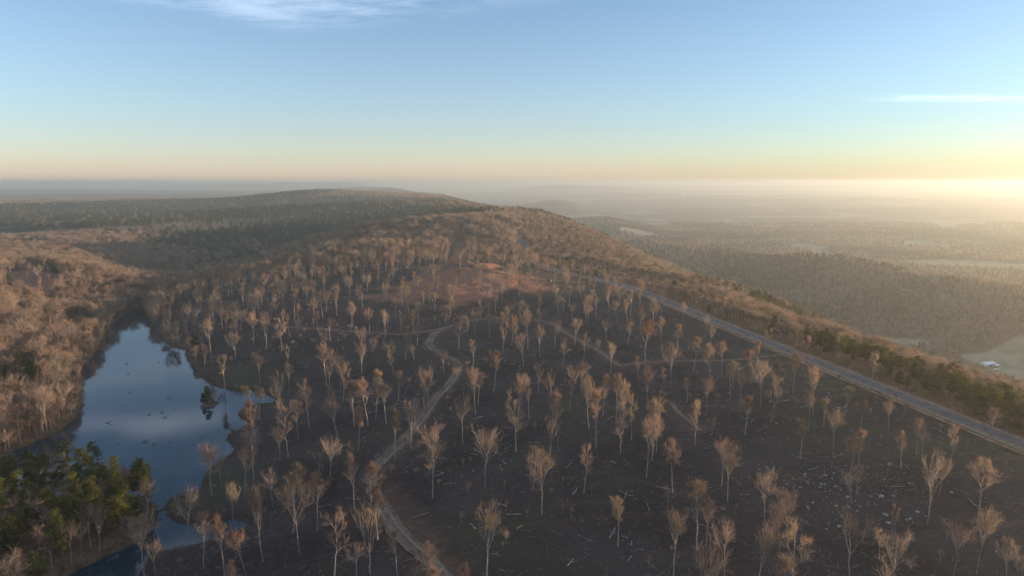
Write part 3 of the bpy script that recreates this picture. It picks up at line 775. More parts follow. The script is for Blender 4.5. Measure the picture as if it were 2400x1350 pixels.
_t = ['', '', 'twenty', 'thirty', 'forty', 'fifty', 'sixty']; _u = ['', 'first', 'second', 'third', 'fourth', 'fifth', 'sixth', 'seventh', 'eighth', 'ninth']
ORD = ORD_+[(_t[n//10]+'-'+_u[n % 10] if n % 10 else _t[n//10][:-1]+'ieth')+' closest' for n in range(21, 70)]
def label_all(items, noun):
    """items: (object, x, y, describing words). Says which one by rank, side and nearest landmark."""
    cells = {}
    for o, x, y, desc in items:
        k = int(np.argmin(np.hypot(LMX-x, LMY-y))); dx, dy = x-LMX[k], y-LMY[k]
        side = ('right of' if dx > 0 else 'left of') if abs(dx) > abs(dy) else ('beyond' if dy > 0 else 'in front of')
        cells.setdefault((k, side), []).append((math.hypot(dx, dy), o, desc))
    for (k, side), L in cells.items():
        L.sort(key=lambda t: t[0])
        for i, (_, o, desc) in enumerate(L):
            o['label'] = f"{desc} {noun}, {ORD[min(i, 68)]} {side} {LM[k][0]}"

# ------------------------------------------------------------------ single bare trees: base u, base v, top v, crown width (pixels of the photograph)
TREES = [(1014,1168,1035,58),(1017,1120,991,72),(1135,1144,1013,70),(1270,1205,1059,67),(1247,1150,1043,35),(1368,1157,1037,33),(1142,1350,1202,75),(868,1346,1198,70),(931,1350,1240,26),
 (1010,1410,1278,50),(1080,1480,1330,42),(1035,1460,1328,45),(1085,1039,933,50),(1210,1059,933,40),(1212,1000,887,40),(1193,968,913,20),(1240,983,887,26),(1289,1068,978,55),(1310,1059,950,38),
 (1302,1020,917,33),(1290,957,878,36),(1380,1003,892,45),(1397,1050,900,40),(1413,974,880,25),(1455,1063,946,45),(1444,983,876,30),(1461,1017,894,33),(1480,1031,928,30),(1515,1118,992,46),
 (1528,1080,976,38),(1539,1059,943,40),(1540,1005,920,26),(1517,961,868,40),(1551,917,861,20),(1576,1154,1031,42),(1566,1202,1142,30),(1578,1350,1215,48),(1335,965,863,30),(1157,918,824,28),
 (1114,972,870,38),(1120,950,873,25),(1005,967,872,44),(993,968,872,26),(965,1054,952,42),(925,1072,957,25),(906,993,898,32),(880,983,868,27),(862,1000,890,40),(831,1002,890,30),(804,942,857,28),
 (1072,900,867,22),(831,1194,1067,30),(815,1100,1037,25),(869,1204,1087,40),(835,1350,1283,60),(933,940,872,20),
 (339,1352,1220,72),(366,1358,1268,45),(444,1278,1154,60),(478,1330,1205,45),(527,1352,1207,38),(578,1348,1242,55),(617,1317,1157,60),(548,1240,1142,40),(496,1163,1050,50),(520,1146,1061,40),
 (574,1157,1057,45),(702,1298,1087,80),(687,1250,1095,50),(744,1243,1115,55),(783,1348,1207,60),(596,1124,990,40),(602,1057,883,35),(676,1072,909,50),(655,1000,857,50),(657,1076,1009,40),
 (774,1131,1031,45),(746,1109,1057,55),(724,998,872,35),(794,1035,942,40),(528,924,820,20),(772,924,785,30),(798,918,850,34),(640,1190,1105,44),(700,1030,930,36),
 (1629,1044,937,25),(1655,972,889,35),(1611,943,887,18),(1666,909,810,28),(1711,935,854,25),(1718,913,850,25),(1736,953,880,27),(1746,1020,930,30),(1782,954,850,45),(1805,989,883,42),
 (1859,920,826,32),(1905,970,868,35),(1895,1009,920,25),(1875,1076,985,24),(1952,1068,967,42),(1980,974,906,20),(2018,1005,939,22),(2012,1094,1004,24),(1994,1117,1028,38),(1996,1180,1113,40),
 (2082,1009,946,35),(2113,1098,1009,30),(2146,1065,987,40),(2163,1070,1013,35),(2172,1231,1061,80),(2226,1100,1000,30),(2294,1205,1076,55),(2320,1046,957,35),(2233,1350,1217,80),(2288,1347,1206,55),
 (1991,1348,1206,80),(2094,1261,1180,20),(2060,1310,1235,25),(2091,1400,1257,85),(2090,1480,1324,80),(1698,1350,1228,62),(1648,1480,1294,90),(1767,1400,1235,65),(1859,1420,1235,80),(1813,1440,1294,50),
 (1655,1281,1176,45),(1635,1290,1130,50),(1691,1139,1035,62),(1706,1176,1068,60),(1791,1231,1109,60),(1845,1290,1161,62),(1830,1310,1194,45),(2395,1400,1290,60),(2360,1385,1265,40),(1667,1028,994,25),
 (848,837,770,30),(867,783,725,22),(822,780,707,22),(842,707,668,16),(913,850,800,38),(950,843,767,28),(878,837,792,22),(972,855,813,20),(970,780,728,20),(907,773,737,20),(940,773,730,22),
 (950,728,663,18),(957,732,670,18),(943,716,662,18),(900,710,667,18),(980,693,648,16),(995,717,683,20),(1007,707,665,22),(1027,680,633,14),(1055,707,667,18),(1088,677,647,12),(1145,733,677,25),
 (1162,733,697,22),(1192,743,710,22),(1218,747,707,25),(1045,763,720,20),(1077,820,743,32),(1097,790,743,22),(1115,790,727,28),(1147,790,740,20),(1180,830,737,32),(1198,810,740,22),(1212,817,740,22),
 (1237,820,730,32),(1265,840,770,25),(1227,860,788,27),(1300,817,750,30),(1317,860,787,30),(1347,810,753,30),(1402,830,795,18),(1333,720,667,16),(1313,720,698,20),(1342,753,713,20),(1373,750,693,16),
 (1397,743,697,20),(1423,800,757,30),(1447,757,707,20),(1473,767,703,22),(1530,770,710,25),(1513,850,750,40),(1572,900,810,55),(1367,847,780,28),
 (660,824,745,28),(625,815,742,34),(596,808,735,30),(553,845,782,38),(495,838,745,34),(545,800,755,25),(700,800,750,24),(735,760,700,20),(757,745,690,22),(790,740,690,20),(690,745,670,18),(765,905,780,40),(790,880,828,34),
 (620,700,650,14),(655,690,645,14),(480,870,810,26),(520,880,830,22),(610,900,835,30),(1245,640,600,14),(1212,646,606,22),(1168,632,596,18),(1180,640,600,14),(1100,620,585,12),(1275,660,615,16),(1600,760,710,18),(1430,745,668,14),(1500,790,720,18),(1550,800,745,22),
 (1625,870,790,24),(1690,880,800,24),(1760,900,820,26),(1830,930,850,26),(2010,1160,1090,28),(2200,1160,1080,30),(1930,1000,935,22)]
def place_tree(kind, x, y, z, sxy, sz, rot, i, rust=False):
    """a tree of one kind: an Empty at its foot with trunk and crown"""
    if kind == 'bare_tree':
        tm, cm, fm, r, cr = BARE[i]; c2 = cr if rust else cm
    else:
        tm, cm, fm, cd = PINE[i]; c2 = cd if rust else cm
    o = empty(kind, (x, y, z), rot, (sxy, sxy, sz)); o.rotation_euler = (RG.normal()*.055, RG.normal()*.055, rot)
    for nm, me in (('trunk', tm), ('crown', c2)):
        c = bpy.data.objects.new(nm, me); COL.objects.link(c); c.parent = o
    return o
WORD = {'vase': ['bare vase-crowned', 'leafless fan-crowned'], 'oval': ['bare oval-crowned', 'leafless round-topped'], 'forked': ['bare low-forked', 'bare three-limbed'],
        'narrow': ['bare slim upright', 'leafless narrow-crowned'], 'spreading': ['bare wide-spreading', 'leafless open-crowned'], 'ragged': ['bare ragged-crowned', 'bare gappy-crowned']}
PWORD = {'tall': 'long-stemmed dark green', 'bushy': 'bushy full-crowned green', 'young': 'young cone-shaped green', 'flat': 'flat-topped high-crowned green'}
RG = np.random.default_rng(11)
bare_items, placed = [], []
def form_for(asp):
    c = ['narrow'] if asp < .27 else ['narrow', 'oval', 'ragged'] if asp < .36 else ['oval', 'vase', 'ragged'] if asp < .46 else ['vase', 'forked', 'spreading']
    return int(RG.choice([i for i, f in enumerate(FORMS) if f in c]))
def add_bare(x, y, h, wm, label_pref=''):
    i = form_for(wm/h); r = BARE[i][3]; sz = h/18.0; sx = float(np.clip(wm/2/r, sz*.55, sz*1.6)); rust = RG.random() < .035
    z = float(ground_z(x, y))
    o = place_tree('bare_tree', x, y, z, sx, sz, RG.uniform(0, 6.28), i, rust)
    o['category'] = 'tree'; o['group'] = 'leafless trees standing in the burn and its edges'
    w = WORD[FORMS[i]][int(RG.integers(2))]
    if rust: w = 'rust-leaved '+w.split(' ', 1)[1]
    bare_items.append((o, x, y, w)); placed.append((x, y))
T = np.array(TREES, float)
TX, TY, TZ, TD = hit(T[:, 0], T[:, 1])
for k in range(len(T)):
    u, vb, vt, w = T[k]; dx, dy, dz = ray(u, vt); h = CAM_Z+dz/dy*TY[k]-TZ[k]
    depth = TY[k]*CP-(TZ[k]-CAM_Z)*SP
    add_bare(float(TX[k]), float(TY[k]), float(np.clip(h, 9, 25)), float(np.clip(w/F*depth*1.1, 3, 13)))
print('listed trees', len(T))
# more of the same burn, where the photograph shows smaller ones
A, B, R_ = [], [], np.random.default_rng(5)
xs = R_.uniform(-360, 240, 9000); ys = 90+(R_.random(9000)**.8)*940
ok = inside(CLEAR, xs, ys) & (xs < road_x(ys)-9) & (sdf(POND, xs, ys) > 3) & ~inside(LANE, xs, ys) & ~inside(GROVE, xs, ys)
knm = gauss(xs, ys, -38, 722, 80, 62, -.12)
tdist = np.full(xs.shape, 1e9)
for P in TRACKS: tdist = np.minimum(tdist, seg_dist(P[::4], xs, ys, False))
fill = []
px_, py_ = [p[0] for p in placed], [p[1] for p in placed]
for x, y, o_, kk, td in zip(xs, ys, ok, knm, tdist):
    if not o_ or td < 5 or (kk > .25 and R_.random() < .95): continue
    gap = np.interp(y, [100, 400, 560, 700, 780, 860, 1000], [24, 26, 25, 22, 13, 7, 6])
    gap *= R_.uniform(.55, 1.35)
    if x < -200 and y > 520: gap *= .62
    if y < 480 and R_.random() < .6: continue
    if np.min(np.hypot(np.array(px_)-x, np.array(py_)-y)) < gap: continue
    fill.append((x, y)); px_.append(x); py_.append(y)
fill.sort(key=lambda p: math.hypot(*p))
N_SINGLE = 275
n1 = N_SINGLE-len(T)
inview = []; later = []
for p in fill:
    uu, vv = project(p[0], p[1], float(ground_z(*p))+9); (inview if -10 < uu < 2410 and vv < 1350 else later).append(p)
fill = inview+later
for x, y in fill[:n1]: add_bare(x, y, R_.uniform(14, 20), R_.uniform(4.2, 8.0))
rest = fill[n1:]; print('fill', len(fill), 'rest', len(rest))

# ------------------------------------------------------------------ woods
def plant():
    out = []
    for (s, y0, y1, x0, x1, lod) in ((6.2, -60, 1000, -1000, 1000, 0), (7.0, 1000, 1500, -1500, 1500, 0), (8.2, 1500, 2700, -2700, 2700, 1), (13, 2700, 4600, -4600, 4800, 2)):
        A, B, R = jitter_points(x0, x1, y0, y1, s, int(s*10))
        dens, pine, char, soil, fld = cover(A, B)
        thin = (fbm(A, B, 24, 2, 71) > .12) & (dens > .9) & (A < 0)
        k = (R.random(len(A)) < dens) & ~(thin & (R.random(len(A)) < .72))
        A, B, pine = A[k], B[k], pine[k]
        box = (A > -520) & (A < 0) & (B < 800); ok = np.ones(len(A), bool)
        ok[box] = pond_clear(A[box], B[box]); sl = sdf(LAKE, A, B); ok &= (sl > 5) & ~((sl < 260) & (B < LAKE[:, 1].mean()))
        A, B, pine = A[ok], B[ok], pine[ok]
        isp = R.random(len(A)) < pine
        sc = R.uniform(.68, 1.08, len(A))
        d = A-np.interp(B, CRX[:, 0], CRX[:, 1])
        edge = (A > road_x(B)) & (A < road_x(B)+75) & (B < 1150)
        low = edge & (B > 640) & (B < 880)
        grove = inside(GROVE, A, B)
        sc = np.where(edge & ~isp, sc*.64, np.where((d > 0) & (B < 1300), sc*.66, np.where(d > 0, sc*.8, sc)))
        sc = np.where(edge & isp, sc*.95, sc); sc = np.where(grove & ~isp, sc*.78, sc)
        sc = np.where(low, sc*.55, sc); sc = np.where(isp & (d > 30) & ~edge, sc*1.2, sc)
        sc = np.where(isp & ~edge & ~grove, sc*.95, sc)*(1, 1.15, 1.3)[lod]
        xy = sc*R.uniform(.9, 1.25, len(A))*(1, 1.15, 1.55)[lod]
        xy = np.where(edge & ~isp, xy*1.3, xy); xy = np.where(isp, xy*1.12, xy)
        out.append((A, B, isp, sc, xy, lod, R.uniform(0, 6.28, len(A)), R.random(len(A))))
    return out
W = plant()
def cat(lod_ok, pine):
    P, r, s, q = [], [], [], []
    for A, B, isp, sc, xy, lod, rot, rv in W:
        if not lod_ok(lod): continue
        k = isp if pine else ~isp
        P.append(np.c_[A[k], B[k], ground_z(A[k], B[k])-.2]); r.append(rot[k]); s.append(np.c_[xy[k], xy[k], sc[k]]); q.append(rv[k])
    return np.concatenate(P), np.concatenate(r), np.concatenate(s), np.concatenate(q)
def largest(P, s, n, base):
    """indices of the n that show largest in the picture"""
    u, v = project(P[:, 0], P[:, 1], P[:, 2]+base*s[:, 2]*.8)
    size = s[:, 2]/np.hypot(np.hypot(P[:, 0], P[:, 1]), P[:, 2]-CAM_Z)
    size = np.where((u > 0) & (u < 2400) & (v > 0) & (v < 1350), size, 0)
    return np.argsort(-size)[:n]
# bare woods
P, r, s, q = cat(lambda l: l == 0, False)
k = largest(P, s, 300-N_SINGLE, 18); m = np.ones(len(P), bool); m[k] = False
for j in k: add_bare(float(P[j, 0]), float(P[j, 1]), float(s[j, 2]*18), float(s[j, 0]*8.5))
P, r, s, q = P[m], r[m], s[m], q[m]
if rest:
    a = np.array(rest); hz = R_.uniform(.75, 1.08, len(a))
    P = np.r_[P, np.c_[a, ground_z(a[:, 0], a[:, 1])-.2]]; r = np.r_[r, R_.uniform(0, 6.28, len(a))]
    s = np.r_[s, np.c_[hz*.8, hz*.8, hz]]; q = np.r_[q, R_.random(len(a))]
# young growth crowding the wooded banks of the pond
bx_, by_ = R_.uniform(-430, -110, 16000), R_.uniform(190, 760, 16000); sd_ = sdf(POND, bx_, by_)
kb = (sd_ > .8) & (sd_ < 34) & ~inside(CLEAR, bx_, by_) & (R_.random(16000) < np.exp(-sd_/22)); bx_, by_ = bx_[kb], by_[kb]; n_ = len(bx_)
h_ = R_.uniform(.22, .62, n_)
ax_, ay_ = R_.uniform(-340, 230, 4200), R_.uniform(170, 900, 4200); ka = inside(CLEAR, ax_, ay_) & (sdf(POND, ax_, ay_) > 1) & (ax_ < road_x(ay_)-9) & (fbm(ax_, ay_, 45, 3, 77)+R_.random(4200)*.5 > .32)
bx_, by_ = np.r_[bx_, ax_[ka]], np.r_[by_, ay_[ka]]; h_ = np.r_[h_, R_.uniform(.08, .26, ka.sum())]; n_ = len(bx_)
P = np.r_[P, np.c_[bx_, by_, ground_z(bx_, by_)-.1]]; r = np.r_[r, R_.uniform(0, 6.28, n_)]; s = np.r_[s, np.c_[h_*1.15, h_*1.15, h_]]; q = np.r_[q, R_.random(n_)]
print('bare near', len(P))
scatter('bare_woods', 'dense leafless brown woods covering the hills and slopes around the burn', WOODS_B, P, r, s, (q*6).astype(int))
# pines
PINES = [(1640,713,685,16),(1688,725,700,30),(1733,748,708,18),(1747,745,715,22),(1762,745,713,20),(1785,757,728,25),(1832,765,735,22),(1889,820,760,20),(1913,825,768,20),(1933,835,768,24),(1952,840,783,25),
 (1970,850,788,26),(1990,858,793,26),(2005,862,805,25),(2065,885,823,20),(2107,912,869,25),(2125,915,884,20),(2168,930,868,30),(2230,955,883,36),(2252,962,883,36),(2278,965,904,36),(2300,980,930,40),
 (2328,985,917,55),(2393,1010,950,40),(1315,630,608,20),(1335,635,613,20),(1408,647,627,16),(1457,648,632,14),(1535,675,655,14),(1660,738,715,16),(1850,775,750,18),(1240,600,582,12),
 (60,1290,1165,44),(150,1330,1205,48),(165,1280,1170,55),(30,1330,1240,50),(230,1250,1120,60),(330,1180,1085,44),(345,1200,1095,40),(200,1180,1062,66),(100,1190,1075,64),(160,1150,1042,60),(20,1180,1080,60),
 (120,1250,1150,60),(270,1200,1080,50),(60,1240,1105,55),(300,1230,1130,50),(0,1260,1130,60),(180,1240,1115,60),(225,1160,1052,50),(70,1150,1068,60)]
pine_items = []
def add_pine(x, y, h, wm, z=None, dark=False, form=None):
    c = [i for i, f in enumerate(PFORMS) if f == form] if form else (['young', 'bushy'], ['bushy', 'tall', 'flat'])[wm/h < .5] and [i for i, f in enumerate(PFORMS) if f in (['tall', 'flat', 'bushy'] if wm/h < .5 else ['young', 'bushy'])]
    i = int(RG.choice(c)); sz = h/16.0; sx = float(np.clip(wm/6.2, sz*.7, sz*1.9))
    o = place_tree('pine_tree', x, y, float(ground_z(x, y)) if z is None else z, sx, sz, RG.uniform(0, 6.28), i, dark)
    o['category'] = 'pine tree'; o['group'] = 'green pines among the leafless trees'
    pine_items.append((o, x, y, PWORD[PFORMS[i]]))
T2 = np.array(PINES, float); X2, Y2, Z2, D2 = hit(T2[:, 0], T2[:, 1])
for k in range(len(T2)):
    u, vb, vt, w = T2[k]; dx, dy, dz = ray(u, vt); h = CAM_Z+dz/dy*Y2[k]-Z2[k]; depth = Y2[k]*CP-(Z2[k]-CAM_Z)*SP
    add_pine(float(X2[k]), float(Y2[k]), float(np.clip(h*(1.12 if k >= 32 else 1), 8, 22)), float(np.clip(w/F*depth*(.84 if k >= 32 else 1), 3, 12)), dark=(k % 3 == 0) and k < 32, form='bushy' if k >= 32 and k % 3 else None)
ix, iy = ISLE
add_pine(ix-2.0, iy+1.5, 9.5, 8.5, z=POND_Z+.4, dark=True, form='young')
add_pine(ix-4.6, iy+.8, 6.0, 6.5, z=POND_Z+.2, dark=True, form='young')
P, r, s, q = cat(lambda l: l == 0, True)
k = largest(P, s, 300-len(pine_items), 16); m = np.ones(len(P), bool); m[k] = False
for j in k: add_pine(float(P[j, 0]), float(P[j, 1]), float(s[j, 2]*16), float(s[j, 0]*6.4), dark=bool(q[j] < .4))
P, r, s, q = P[m], r[m], s[m], q[m]; print('pine near', len(P))
scatter('pine_woods', 'dark green pines growing among the leafless woods', WOODS_P, P, r, s, (q*4).astype(int))
P, r, s, q = cat(lambda l: l > 0, False); print('bare far', len(P))
scatter('distant_bare_woods', 'far off brown woods reading as one mass on plateau and valley', FAR_B, P, r, s, (q*3).astype(int))
P, r, s, q = cat(lambda l: l > 0, True); print('pine far', len(P))
scatter('distant_pine_woods', 'far off dark pine stands on plateau and valley hills', FAR_P, P, r, s, (q*2).astype(int))
label_all(bare_items, 'tree'); label_all(pine_items, 'pine')
# ------------------------------------------------------------------ fallen logs, boulders, litter of the burn
def log_mesh(seed, L, r, fork=False):
    R = np.random.default_rng(seed); b = Bag(); n = 6; t = np.linspace(-.5, .5, n)
    P = np.c_[t*L, np.cumsum(R.normal(size=n))*.05*L/4, np.full(n, r*.75)+R.normal(size=n)*.03]
    tube(b, P, np.linspace(r, r*.55, n)*R.uniform(.9, 1.1, n), 7)
    v, f, m = b.v[0], b.f[0], b.m[0]
    for e, k in ((0, range(7)), (1, range((n-1)*7, n*7))):           # sawn ends
        c = P[0 if e == 0 else -1]; b.add(np.r_[v[list(k)], c[None]], [(i, (i+1) % 7, 7) if e else ((i+1) % 7, i, 7) for i in range(7)])
    for i in range(R.integers(1, 4) if not fork else 4):
        u = R.uniform(-.3, .45); p = np.array([u*L, np.interp(u, t, P[:, 1]), r]); a = R.choice([-1, 1])*R.uniform(.5, 1.1)
        d = np.array([math.cos(a), math.sin(a), R.uniform(.05, .5)]); l = R.uniform(.12, .3)*L
        tube(b, [p, p+d*l*.5, p+d*l], [r*.45, r*.3, r*.12], 4)
    return mesh_of('log', b, [MAT['log']])
LOGS = [log_mesh(700+i, 6.0, .20+.03*(i % 3), i % 3 == 0) for i in range(6)]
log_items = []
def free(x, y): return bool(inside(CLEAR, np.array([x]), np.array([y]))[0]) and float(sdf(POND, np.array([x]), np.array([y]))[0]) > 2 and x < road_x(y)-8
def lay(o, x, y, ang, lift=0.0):
    e = 1.5; gx = float(ground_z(x+e, y)-ground_z(x-e, y))/(2*e); gy = float(ground_z(x, y+e)-ground_z(x, y-e))/(2*e)
    n = Vector((-gx, -gy, 1)).normalized(); q = n.to_track_quat('Z', 'Y').to_matrix().to_4x4()
    o.matrix_world = Matrix.Translation((x, y, float(ground_z(x, y))+lift)) @ q @ Matrix.Rotation(ang, 4, 'Z') @ Matrix.Diagonal((*o.scale, 1))
LOGPX = [(855,1030,34,.15),(870,925,9,-.9),(980,925,12,-.8),(1500,1290,20,.9),(1480,1275,18,-.6),(1475,1310,22,-.9),(1465,1260,16,.2),(1520,1320,14,-.3),(1180,1185,22,.25),(1160,1300,16,1.0),(1225,1155,12,.4),(1490,1170,8,1.2),(1530,1293,9,.5),(1750,1120,14,.0),
 (1745,1160,20,.8),(1900,1000,34,.4),(2000,1015,30,.15),(2030,1010,14,.1),(2330,1112,30,.05),(1740,1010,8,1.3),(1782,1008,9,.9),(1846,1030,9,.9),(2280,1180,26,-.2),(1655,1052,8,.6),(1635,1000,10,-.9),(1690,1190,14,.8),(1695,1195,9,.9),(2200,1120,16,-.4)]
LX, LY, _, LD = hit([l[0] for l in LOGPX], [l[1] for l in LOGPX])
spec = [(float(x), float(y), l[2]/F*float(d), l[3]) for l, x, y, d in zip(LOGPX, LX, LY, LD)]
R_ = np.random.default_rng(21)
while len(spec) < 190:
    if R_.random() < .45:
        c = [(25, 215), (95, 235), (60, 300), (150, 300), (-20, 260), (-60, 330)][R_.integers(6)]; x, y = c[0]+R_.normal()*22, c[1]+R_.normal()*18
    else: x, y = R_.uniform(-200, 200), R_.uniform(165, 620)
    if free(x, y): spec.append((x, y, R_.uniform(2.2, 6.5), R_.uniform(0, 3.14)))
for i, (x, y, L, a) in enumerate(spec):
    o = bpy.data.objects.new('log', LOGS[i % 6]); COL.objects.link(o); w = R_.uniform(.7, 1.2); o.scale = (L/6, w, w); lay(o, x, y, a)
    tag(o, None, 'log', 'logs lying about on the burnt ground')
    log_items.append((o, x, y, 'long bleached fallen' if L > 5.5 else 'short bleached fallen' if L < 3 else 'bleached fallen'))
label_all(log_items, 'log')

def rock_mesh(seed):
    R = np.random.default_rng(seed)
    import bmesh
    bm = bmesh.new(); bmesh.ops.create_icosphere(bm, subdivisions=2, radius=1.0)
    pl = [(unit(R.normal(size=3)), R.uniform(.55, .85)) for _ in range(7)]
    for v in bm.verts:
        p = np.array(v.co)
        for n, d in pl:
            k = p@n
            if k > d: p = p-n*(k-d)
        v.co = p*[1.1, .85, .6]+R.normal(size=3)*.03
    me = bpy.data.meshes.new('boulder'); bm.to_mesh(me); bm.free(); me.materials.append(MAT['stone']); return me
ROCKS = [rock_mesh(800+i) for i in range(6)]
rock_items = []
RP = [(1087,622,6),(1097,629,6),(1061,630,4),(1115,648,3),(1099,654,3),(1885,1112,8),(1925,1135,9),(1935,1115,7),(1950,1122,6),(1894,1190,9),(1905,1178,8),(1990,1190,7),(1985,1165,6),(2065,1165,14),(2095,1163,7),(2150,1200,12),(2076,1207,12),(2082,1226,12),
      (2125,1218,8),(2134,1216,8),(1966,1234,11),(1943,1226,6),(1937,1240,6),(2055,1260,6),(2230,1155,8),(1872,1228,6),(1983,1092,6),(1780,1100,5),(1815,1100,5),(2215,1062,6),(2335,1293,6),(1665,1295,6),(1785,1208,4),(2170,1210,5),(2010,1198,6),(1960,1140,7),(1970,1150,6),(1945,1150,6)]
RX, RY, _, RD = hit([p[0] for p in RP], [p[1] for p in RP])
rs = [(float(x), float(y), p[2]/F*float(d)/2*.95) for p, x, y, d in zip(RP, RX, RY, RD)]
cx, cy2, _, _ = hit([1960], [1140])
while len(rs) < 110:
    t = R_.random()
    if t < .65: x, y = float(cx[0])+R_.normal()*17, float(cy2[0])+R_.normal()*9; r0 = R_.uniform(.25, .6)
    elif t < .85: x, y = -95+R_.normal()*26, 722+R_.normal()*14; r0 = R_.uniform(.5, 1.1)
    else: x, y = R_.uniform(60, 190), R_.uniform(200, 330); r0 = R_.uniform(.3, .7)
    if free(x, y): rs.append((x, y, r0))
for i, (x, y, rr_) in enumerate(rs):
    o = bpy.data.objects.new('boulder', ROCKS[i % 6]); COL.objects.link(o); o.scale = (rr_, rr_*R_.uniform(.7, 1.2), rr_*R_.uniform(.7, 1.2)); lay(o, x, y, R_.uniform(0, 6.28), rr_*.1)
    tag(o, None, 'boulder', 'pale boulders on the burnt ground'); rock_items.append((o, x, y, 'big pale' if rr_ > .9 else 'small pale' if rr_ < .4 else 'pale'))
label_all(rock_items, 'boulder')

# litter nobody could count: sticks, chips, brush, stones
def litter():
    n = 15000; R = np.random.default_rng(31)
    x = R.uniform(-340, 240, n*3); y = 150+R.random(n*3)**1.3*700
    heap = fbm(x, y, 28, 3, 91)
    k = inside(CLEAR, x, y) & (sdf(POND, x, y) > .5) & (x < road_x(y)-5) & ~inside(BANK, x, y) & (R.random(len(x)) < .35+1.6*np.clip(heap, 0, 1)); x, y = x[k][:n], y[k][:n]; n = len(x)
    L = R.gamma(2.0, .75, n)+.4; a = R.uniform(0, 3.14, n); z = ground_z(x, y)
    dx, dy = np.cos(a)*L/2, np.sin(a)*L/2; w = R.uniform(.03, .11, n)
    P0 = np.c_[x-dx, y-dy, ground_z(x-dx, y-dy)+w]; P1 = np.c_[x+dx, y+dy, ground_z(x+dx, y+dy)+w+np.abs(R.normal(size=n))*.35]
    S = np.c_[-np.sin(a), np.cos(a), np.zeros(n)]*w[:, None]; Up = np.array([0, 0, 1.0])*w[:, None]*1.3
    V = np.stack([P0-S, P0+S, P0+Up, P1-S*.5, P1+S*.5, P1+Up*.5], 1).reshape(-1, 3)
    b = np.arange(n)[:, None]*6
    Fc = np.concatenate([b+q for q in ([0, 3, 5], [0, 5, 2], [1, 2, 5], [1, 5, 4], [0, 2, 1], [3, 4, 5])])
    tag(mesh_obj('branch_litter', V, Fc, MAT['log']), 'countless pale sticks and slash strewn over the burnt ground', kind='stuff')
    # low dark brush and stump clods
    n = 22000; x = R.uniform(-340, 240, n*3); y = 150+R.random(n*3)**1.2*760
    h2 = fbm(x, y, 40, 3, 93)
    k = inside(CLEAR, x, y) & (sdf(POND, x, y) > .5) & (x < road_x(y)-6) & ~inside(BANK, x, y) & (R.random(len(x)) < .2+1.5*np.clip(h2, 0, 1)); x, y = x[k][:n], y[k][:n]; n = len(x)
    P = np.repeat(np.c_[x, y, ground_z(x, y)-.05], 7, 0); D = R.normal(size=(n*7, 3))*[1, 1, .35]+[0, 0, .35]; D /= np.linalg.norm(D, axis=1)[:, None]
    bag = Bag(); slivers(bag, P+R.normal(size=P.shape)*[.35, .35, 0], D, R.uniform(.4, 1.5, n*7), .12, R)
    v, f, m = bag.get(); tag(mesh_obj('brush', v, f, MAT['brush']), 'low dark burnt brush covering the open ground', kind='stuff')
    # stones
    n = 650; bag = Bag(); t = R.random(n)
    X = np.where(t < .55, float(cx[0])+R.normal(size=n)*22, np.where(t < .8, -100+R.normal(size=n)*34, R.uniform(-150, 200, n)))
    Y = np.where(t < .55, float(cy2[0])+R.normal(size=n)*11, np.where(t < .8, 722+R.normal(size=n)*16, R.uniform(180, 500, n)))
    k = inside(CLEAR, X, Y) & (sdf(POND, X, Y) > 1) & (X < road_x(Y)-7); X, Y = X[k], Y[k]; n = len(X)
    r_ = np.where((Y > 600), R.uniform(.25, .8, n), R.uniform(.08, .3, n)); base = np.array([[1, 0, -.2], [-.6, .8, -.2], [-.5, -.9, -.2], [.1, .1, .75], [.5, .6, .3]])
    V = (base[None]+R.normal(size=(n, 5, 3))*.15)*r_[:, None, None]+np.c_[X, Y, ground_z(X, Y)][:, None]
    b = np.arange(n)[:, None]*5; Fc = np.concatenate([b+q for q in ([0, 4, 3], [4, 1, 3], [1, 2, 3], [2, 0, 3], [0, 1, 4])])
    tag(mesh_obj('stones', V.reshape(-1, 3), Fc, MAT['stone']), 'small pale stones strewn between the boulders', kind='stuff')
MAT['brush'] = simple('brush', (.050, .038, .030), (.12, .085, .060), .3, .95)
litter()

# ------------------------------------------------------------------ drift logs in the pond: each leans out of the water over its own reflection
DR = [(296,853,8,.1),(300,877,5,.3),(303,920,6,.0),(371,850,3,.5),(396,934,10,.1),(379,968,9,.2),(349,973,8,.9),(388,979,12,.6),(254,992,14,-.1),(340,1036,11,.4),(360,1043,9,.1),(396,1037,4,.2),(277,1043,4,.0),(530,1032,8,.1),(195,905,10,0)]
WL = ["near the top of the pond", "below the topmost one", "near the pond's left side", "a mere nub in the upper middle", "straight left of the islet", "left of the islet in a close trio", "steeply tilted, left of the trio", "the largest of the trio",
      "alone by the left shore", "over the pale cloud reflection, longer", "over the pale cloud reflection, shorter", "a nub near the reflected cloud's edge", "a nub near the grove", "reaching out from the blunt headland", "poking out of the left bank"]
dx_, dy_ = on_plane([p[0] for p in DR], [p[1] for p in DR], POND_Z)
for (u, v, w, a), x, y, wl_ in zip(DR, dx_, dy_, WL):
    b = Bag(); L = w/F*math.hypot(math.hypot(x, y), CAM_Z-POND_Z)*1.15; t = np.linspace(0, 1, 5); R = np.random.default_rng(int(u+v))
    P = np.c_[t*L-.5*L, np.sin(t*2)*.1*L, -.25+t*(L*.28+.35)]
    tube(b, P, np.linspace(.20, .09, 5), 6)
    if L > 2.0: tube(b, [P[2], P[2]+[L*.12, L*.14, .25], P[2]+[L*.2, L*.22, .6]], [.08, .05, .02], 4)
    vv, f, m = b.get(); o = mesh_obj('drift_log', vv, f, MAT['wet_log'], loc=(float(x), float(y), POND_Z)); o.rotation_euler = (0, 0, a)
    tag(o, f'dark drift log in the pond, {wl_}', 'drift log', 'dark drift logs in the pond')
